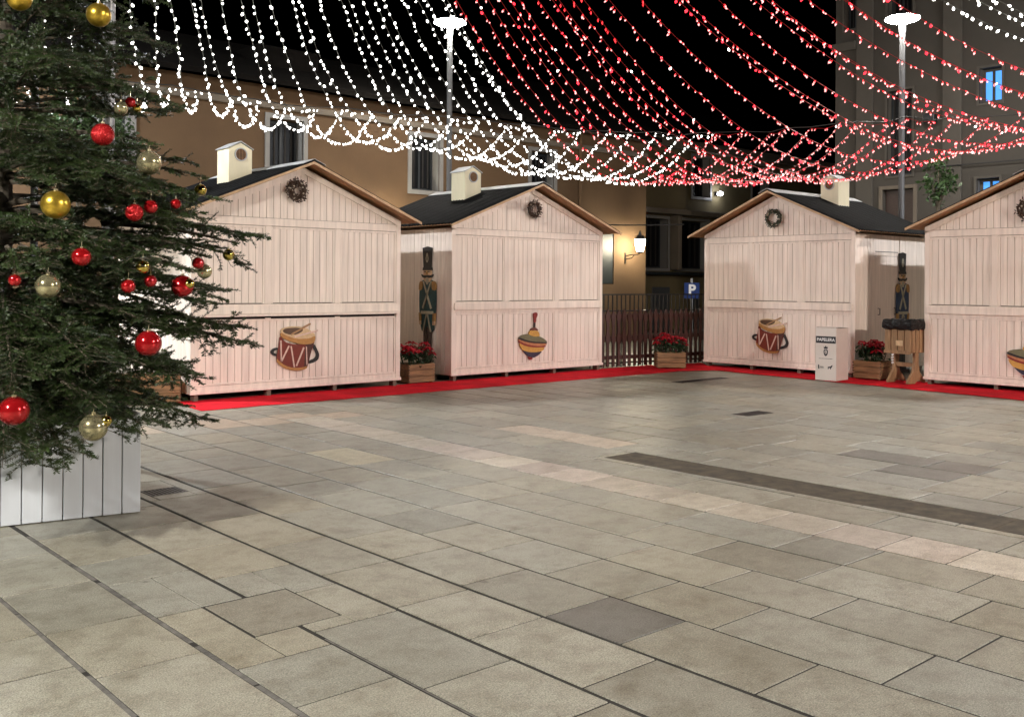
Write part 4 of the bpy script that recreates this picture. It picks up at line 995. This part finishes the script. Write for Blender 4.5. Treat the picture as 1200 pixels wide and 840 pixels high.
# ------------------------------------------------------------------ fir tree
TC=Vector((1.88,7.25,0))
T=empty('fir_tree',(TC.x,TC.y,.5),0,'big decorated fir tree in the white planter at the left edge','tree')
OFF=Vector((0,0,.5))
baubles=[ # px-independent world position, radius, material, label
 ((2.13,6.18,3.1),.072,'gold','large matt gold ball at the top of the fir, beside the mast'),
 ((1.68,6.17,3.11),.069,'gold','gold ball cut off by the top edge of the photo'),
 ((2.04,5.84,2.33),.064,'redglitter','glittery red ball high on the mast side of the fir'),
 ((2.31,5.84,2.19),.071,'palegold','pale gold ball with a twig across it, at the right edge of the upper fir'),
 ((1.73,5.66,1.9),.076,'gold','large matt gold ball in the dark middle of the fir'),
 ((2.18,5.94,2.51),.040,'palegold','left pale gold ball of the small cluster under a tiny red one'),
 ((2.25,5.98,2.56),.031,'redball','tiny red ball topping the cluster of small gold balls'),
 ((2.29,5.98,2.53),.026,'goldshiny','tiny gold ball at the right of the small cluster'),
 ((2.68,5.95,2.06),.037,'goldshiny','small shiny gold ball hanging before the roof edge of the left stall'),
 ((2.45,5.78,1.95),.031,'redball','tiny red ball hanging before the left corner of the stall'),
 ((2.27,5.71,1.92),.040,'redball','small red ball beside the tiny one at the stall corner'),
 ((2.16,5.67,1.88),.049,'redglitter','dim red ball deep in the shade above the middle branches'),
 ((1.86,5.64,1.62),.051,'redball','red ball left of the mast below the large gold ball'),
 ((1.69,5.65,1.46),.064,'palegold','large clear gold ball low in the left of the fir'),
 ((2.21,5.67,1.57),.039,'goldshiny','small gold ball just right of the mast'),
 ((1.53,5.67,1.49),.032,'redball','small red ball near the left edge of the photo'),
 ((2.26,5.68,1.49),.035,'redball','small dim red ball below the small gold one by the mast'),
 ((2.12,5.65,1.46),.039,'redball','dim red ball half behind the mast'),
 ((2.48,5.75,1.46),.066,'redball','shiny red ball with a small gold one in front, on the right branches'),
 ((2.50,5.70,1.475),.030,'goldshiny','small mirror gold ball in front of the shiny red one'),
 ((2.60,5.8,1.60),.036,'redball','small red ball at the top of the cluster on the right branch'),
 ((2.66,5.84,1.55),.045,'palegold','silvery gold ball at the right of the branch cluster'),
 ((2.89,5.99,1.66),.037,'goldshiny','small gold ball hanging at the tip of the rightmost branch'),
 ((2.25,5.68,1.13),.074,'redball','large bright red ball low on the right side of the fir'),
 ((1.53,5.67,.80),.077,'redball','large red ball above the planter at the left edge'),
 ((1.93,5.64,.68),.076,'palegold','large pale gold ball hanging in front of the white planter'),
 ((1.985,5.60,.715),.030,'goldshiny','small mirror gold ball touching the large pale one on the planter')]
segs=[]      # (p0,p1,kind) kind>0 carries needles
limb=MB()
rt=random.Random(21)
def perp(d):
    s_=d.cross(Vector((0,0,1)));
    return s_.normalized() if s_.length>1e-3 else Vector((1,0,0))
def twig(p,d,L_,lev):
    d=d.normalized(); n=max(2,int(L_/.05)); q=p.copy(); pts=[q.copy()]
    sd=perp(d); 
    for i in range(n):
        d2=(d+Vector((rt.uniform(-.1,.1),rt.uniform(-.1,.1),rt.uniform(-.14,.08)))).normalized(); d=d2
        nq=q+d*(L_/n); segs.append((q.copy(),nq.copy(),lev)); 
        if lev<2 and i>=1 and L_>.10:
            for sg in (-1,1):
                if rt.random()<.68:
                    l2=min(.17,L_*.5)*(1-.45*i/n)*rt.uniform(.8,1.2)
                    if l2>.045: twig(nq,d*.72+sd*sg*.75+Vector((0,0,rt.uniform(-.1,.15))),l2,lev+1)
        q=nq; pts.append(q.copy())
    limb.tube([a-OFF-Vector((TC.x,TC.y,0)) for a in pts],[.0026*(1-.6*i/len(pts)) for i in range(len(pts))],3,False)
def branch(p0,p1,lift=.12,dens=1.0,twl=.40):
    L_=(p1-p0).length; n=max(5,int(L_/.075)); pts=[]
    ctrl=p0.lerp(p1,.5)+Vector((0,0,lift))
    for i in range(n+1):
        t=i/n; pts.append(p0*(1-t)**2+ctrl*2*t*(1-t)+p1*t*t)
    limb.tube([a-OFF-Vector((TC.x,TC.y,0)) for a in pts],[.016*(1-t/n)*min(1.3,L_)+.004 for t in range(n+1)],5,False)
    for i in range(1,n+1):
        t=i/n; d=(pts[i]-pts[i-1]).normalized(); sd=perp(d)
        if t>.35: segs.append((pts[i-1].copy(),pts[i].copy(),0))
        if t<.18: continue
        tl=twl*(1-t*.66)*min(1,t*2.2)*min(1.15,.5+L_*.4)
        for sg in (-1,1):
            if rt.random()<.9*dens:
                twig(pts[i]-d*rt.random()*.05,d*.62+sd*sg*.8+Vector((0,0,rt.uniform(-.15,.12))),tl*rt.uniform(.75,1.2),1)
        if rt.random()<.6*dens: twig(pts[i],d*.6+sd*rt.uniform(-.4,.4)+Vector((0,0,rt.choice((-.8,.6)))),tl*.6,1)
def crown_r(z): return 1.42 if z<1.6 else max(.05,1.42*(5.3-z)/(5.3-1.6))
z=.95
camd=(Vector((0,0,0))-TC).normalized()
while z<5.1:
    nb=10 if z<4 else 7; a0=rt.random()*6.28
    for i in range(nb):
        a=a0+6.283*i/nb+rt.uniform(-.22,.22); rr=crown_r(z)*rt.uniform(.78,1.06); dirn=Vector((math.cos(a),math.sin(a),0))
        front=dirn.dot(camd)
        if front<-.65 and rt.random()<.5: continue
        zz=z+rt.uniform(-.10,.10)
        droop=-.30+.16*(zz-.9)
        tip=TC+dirn*rr+Vector((0,0,max(.45,zz+droop*rr*.9+.10)))
        branch(TC+Vector((0,0,zz)),tip,lift=.14 if zz<2 else .02,dens=.95)
    z+=.235 if z<3.6 else .3
# long branches that make the outline of the crown
CAMP=Vector((0,0,1.5)); 
for (tx,ty,tz,z0) in [(3.06,6.06,1.80,1.95),(2.93,5.98,1.66,1.85),(2.95,5.93,1.10,1.30),(2.86,5.86,1.20,1.35),(2.66,5.80,1.42,1.65),(2.62,5.86,2.02,2.3),(2.50,5.72,1.88,2.15),
   (2.23,5.75,.66,.95),(2.32,5.80,.74,1.0),(1.97,5.62,.66,.95),(1.60,5.62,.52,.9),(1.74,5.60,.60,.95),(2.42,5.80,.93,1.15),(2.58,5.85,.90,1.15),(2.45,6.05,2.62,2.9),(2.50,6.2,3.0,3.3),(2.42,6.2,3.3,3.55),(1.50,5.6,1.0,1.3),(1.9,5.6,1.05,1.35),(2.1,5.62,1.6,1.9),(2.0,5.65,2.1,2.4),(1.55,5.75,2.3,2.6),(1.8,5.8,2.7,3.0),(1.45,5.55,.62,.95)]:
    branch(TC+Vector((0,0,z0)),Vector((tx,ty,tz)),lift=.10,dens=1.05,twl=.42)
for (p,rad,mm,lab) in baubles:
    P_=Vector(p)+Vector((0,0,rad+.045)); z0=P_.z+.22; ax=TC+Vector((0,0,z0))
    st=ax.lerp(P_,.45)
    branch(st,P_+(P_-st).normalized()*.05,lift=.05,dens=.75,twl=.22)
TO=Vector((TC.x,TC.y,.5))
limb.build('limbs',M['bark'],T)
MB().tube([(0,0,0),(0,.01,1.0),(.01,0,2.6),(0,0,4.2),(0,0,5.35)],[.075,.065,.048,.025,.008],10).build('trunk',M['bark'],T)
# needles as one numpy-built mesh
A=np.array([[*s[0]] for s in segs]); B=np.array([[*s[1]] for s in segs]); lev=np.array([s[2] for s in segs])
D=B-A; Ls=np.linalg.norm(D,axis=1); D/=Ls[:,None]
spc=.0021
cntn=np.maximum(1,(Ls/spc).astype(int)); idx=np.repeat(np.arange(len(segs)),cntn); Nn=len(idx)
tt=rng.random(Nn); base=A[idx]+D[idx]*(Ls[idx]*tt)[:,None]; d=D[idx]
up=np.tile(np.array([0,0,1.0]),(Nn,1)); side=np.cross(d,up); side/=np.maximum(1e-4,np.linalg.norm(side,axis=1))[:,None]; nrm=np.cross(side,d)
ang=rng.uniform(-.8,np.pi+.8,Nn)     # sides and top
rad_=side*np.cos(ang)[:,None]+nrm*np.sin(ang)[:,None]
nd=d*rng.uniform(.35,.75,Nn)[:,None]+rad_; nd/=np.linalg.norm(nd,axis=1)[:,None]
nl=rng.uniform(.018,.030,Nn)*(1-.25*np.abs(np.sin(ang)))
wv=np.cross(nd,d); wv/=np.maximum(1e-4,np.linalg.norm(wv,axis=1))[:,None]; wv*=.0028
tip=base+nd*nl[:,None]
keep=np.ones(Nn,bool); cp=np.array([0,0,1.5])
for (bp_,br_,bm_2,bl_) in baubles:
    c_=np.array(bp_); v_=cp-c_; v_/=np.linalg.norm(v_); w_=base-c_; al=w_@v_; pr=np.linalg.norm(w_-al[:,None]*v_,axis=1)
    keep&=~((np.linalg.norm(w_,axis=1)<br_+.03)|((al>0)&(al<.30)&(pr<br_*1.05)))
base=base[keep]; nd=nd[keep]; nl=nl[keep]; wv=wv[keep]; tip=tip[keep]; Nn=len(base)
V=np.stack([base-wv*.6,base+nd*(nl*.5)[:,None]-wv,tip,base+nd*(nl*.5)[:,None]+wv],axis=1).reshape(-1,3)-np.array([TC.x,TC.y,.5])
me=bpy.data.meshes.new('crown'); me.vertices.add(len(V)); me.vertices.foreach_set('co',V.astype(np.float32).ravel())
me.loops.add(Nn*4); me.loops.foreach_set('vertex_index',np.arange(Nn*4,dtype=np.int32)); me.polygons.add(Nn)
me.polygons.foreach_set('loop_start',np.arange(0,Nn*4,4,dtype=np.int32)); me.update(calc_edges=True); print('valid',me.validate(verbose=False),len(me.polygons)); me.materials.append(M['needles'])
cr=bpy.data.objects.new('crown',me); COL.objects.link(cr); cr.parent=T
print('needles',Nn,'segs',len(segs))
for (p,rad,mm,lab) in baubles:
    e=empty('bauble',p,0,lab,'bauble','balls hung on the fir tree')
    prof=[(rad*math.sin(math.pi*i/20)+1e-4,-rad*math.cos(math.pi*i/20)) for i in range(21)]
    MB().lathe(prof,(0,0,0),32).build('ball',M[mm],e,smooth=True)
    MB().lathe([(rad*.16,rad*.96),(rad*.16,rad*1.12),(rad*.05,rad*1.14)],(0,0,0),12).build('cap',M['ballcap'],e)
    MB().tube([(0,0,rad*1.13),(0.002,0,rad*1.13+.03),(0,0,rad+.055)],.0012,4).build('hanger',M['ballcap'],e)

# ------------------------------------------------------------------ leafy trees behind
def leafy(loc,h0,rad,n,leaf,label,seed,trunk_h,sx=1.0,sz=1.0):
    rd=np.random.default_rng(seed); T=empty('leafy_tree',loc,0,label,'tree')
    nc=26; cc=rd.normal(size=(nc,3)); cc/=np.linalg.norm(cc,axis=1)[:,None]; cc*=(rad*rd.uniform(.25,.9,nc)**.6)[:,None]; cc[:,2]*=sz; cc[:,0:2]*=sx; cc[:,2]+=h0
    pick=rd.integers(0,nc,n); P=cc[pick]+rd.normal(size=(n,3))*rad*.17
    d=rd.normal(size=(n,3)); d/=np.linalg.norm(d,axis=1)[:,None]; e=np.cross(d,rd.normal(size=(n,3))); e/=np.linalg.norm(e,axis=1)[:,None]
    L_=(leaf*rd.uniform(.7,1.3,n))[:,None]
    V=np.stack([P,P+d*L_*.5+e*L_*.28,P+d*L_,P+d*L_*.5-e*L_*.28],axis=1).reshape(-1,3)
    me=bpy.data.meshes.new('crown'); me.from_pydata(V.tolist(),[],np.arange(n*4).reshape(-1,4).tolist()); me.materials.append(M['leaf'])
    o=bpy.data.objects.new('crown',me); COL.objects.link(o); o.parent=T
    m=MB(); m.tube([(0,0,0),(.02,0,trunk_h*.5),(0,.02,trunk_h)],[.06,.05,.035],8)
    for c in cc[:12]: m.tube([(0,.02,trunk_h*.95),tuple(np.array([0,0,trunk_h])*.4+c*.6),tuple(c)],[.02,.012,.005],5)
    m.build('trunk',M['bark'],T)
leafy((4.35,13.3,0),3.35,.62,2600,.075,'small broad-leaved tree behind the right edge of the fir tree',3,2.8)
leafy((19.2,9.0,0),3.55,.42,420,.10,'thin leafy tree top in front of the grey building, above the right stall',4,3.1,.7,1.3)

# ------------------------------------------------------------------ render settings
cy=scene.cycles
scene.render.engine='CYCLES'
cy.use_denoising=True
try: cy.denoiser='OPENIMAGEDENOISE'
except Exception: pass
cy.use_light_tree=True; cy.max_bounces=6; cy.diffuse_bounces=3; cy.glossy_bounces=3; cy.transmission_bounces=2
cy.sample_clamp_indirect=4; cy.caustics_reflective=False; cy.caustics_refractive=False
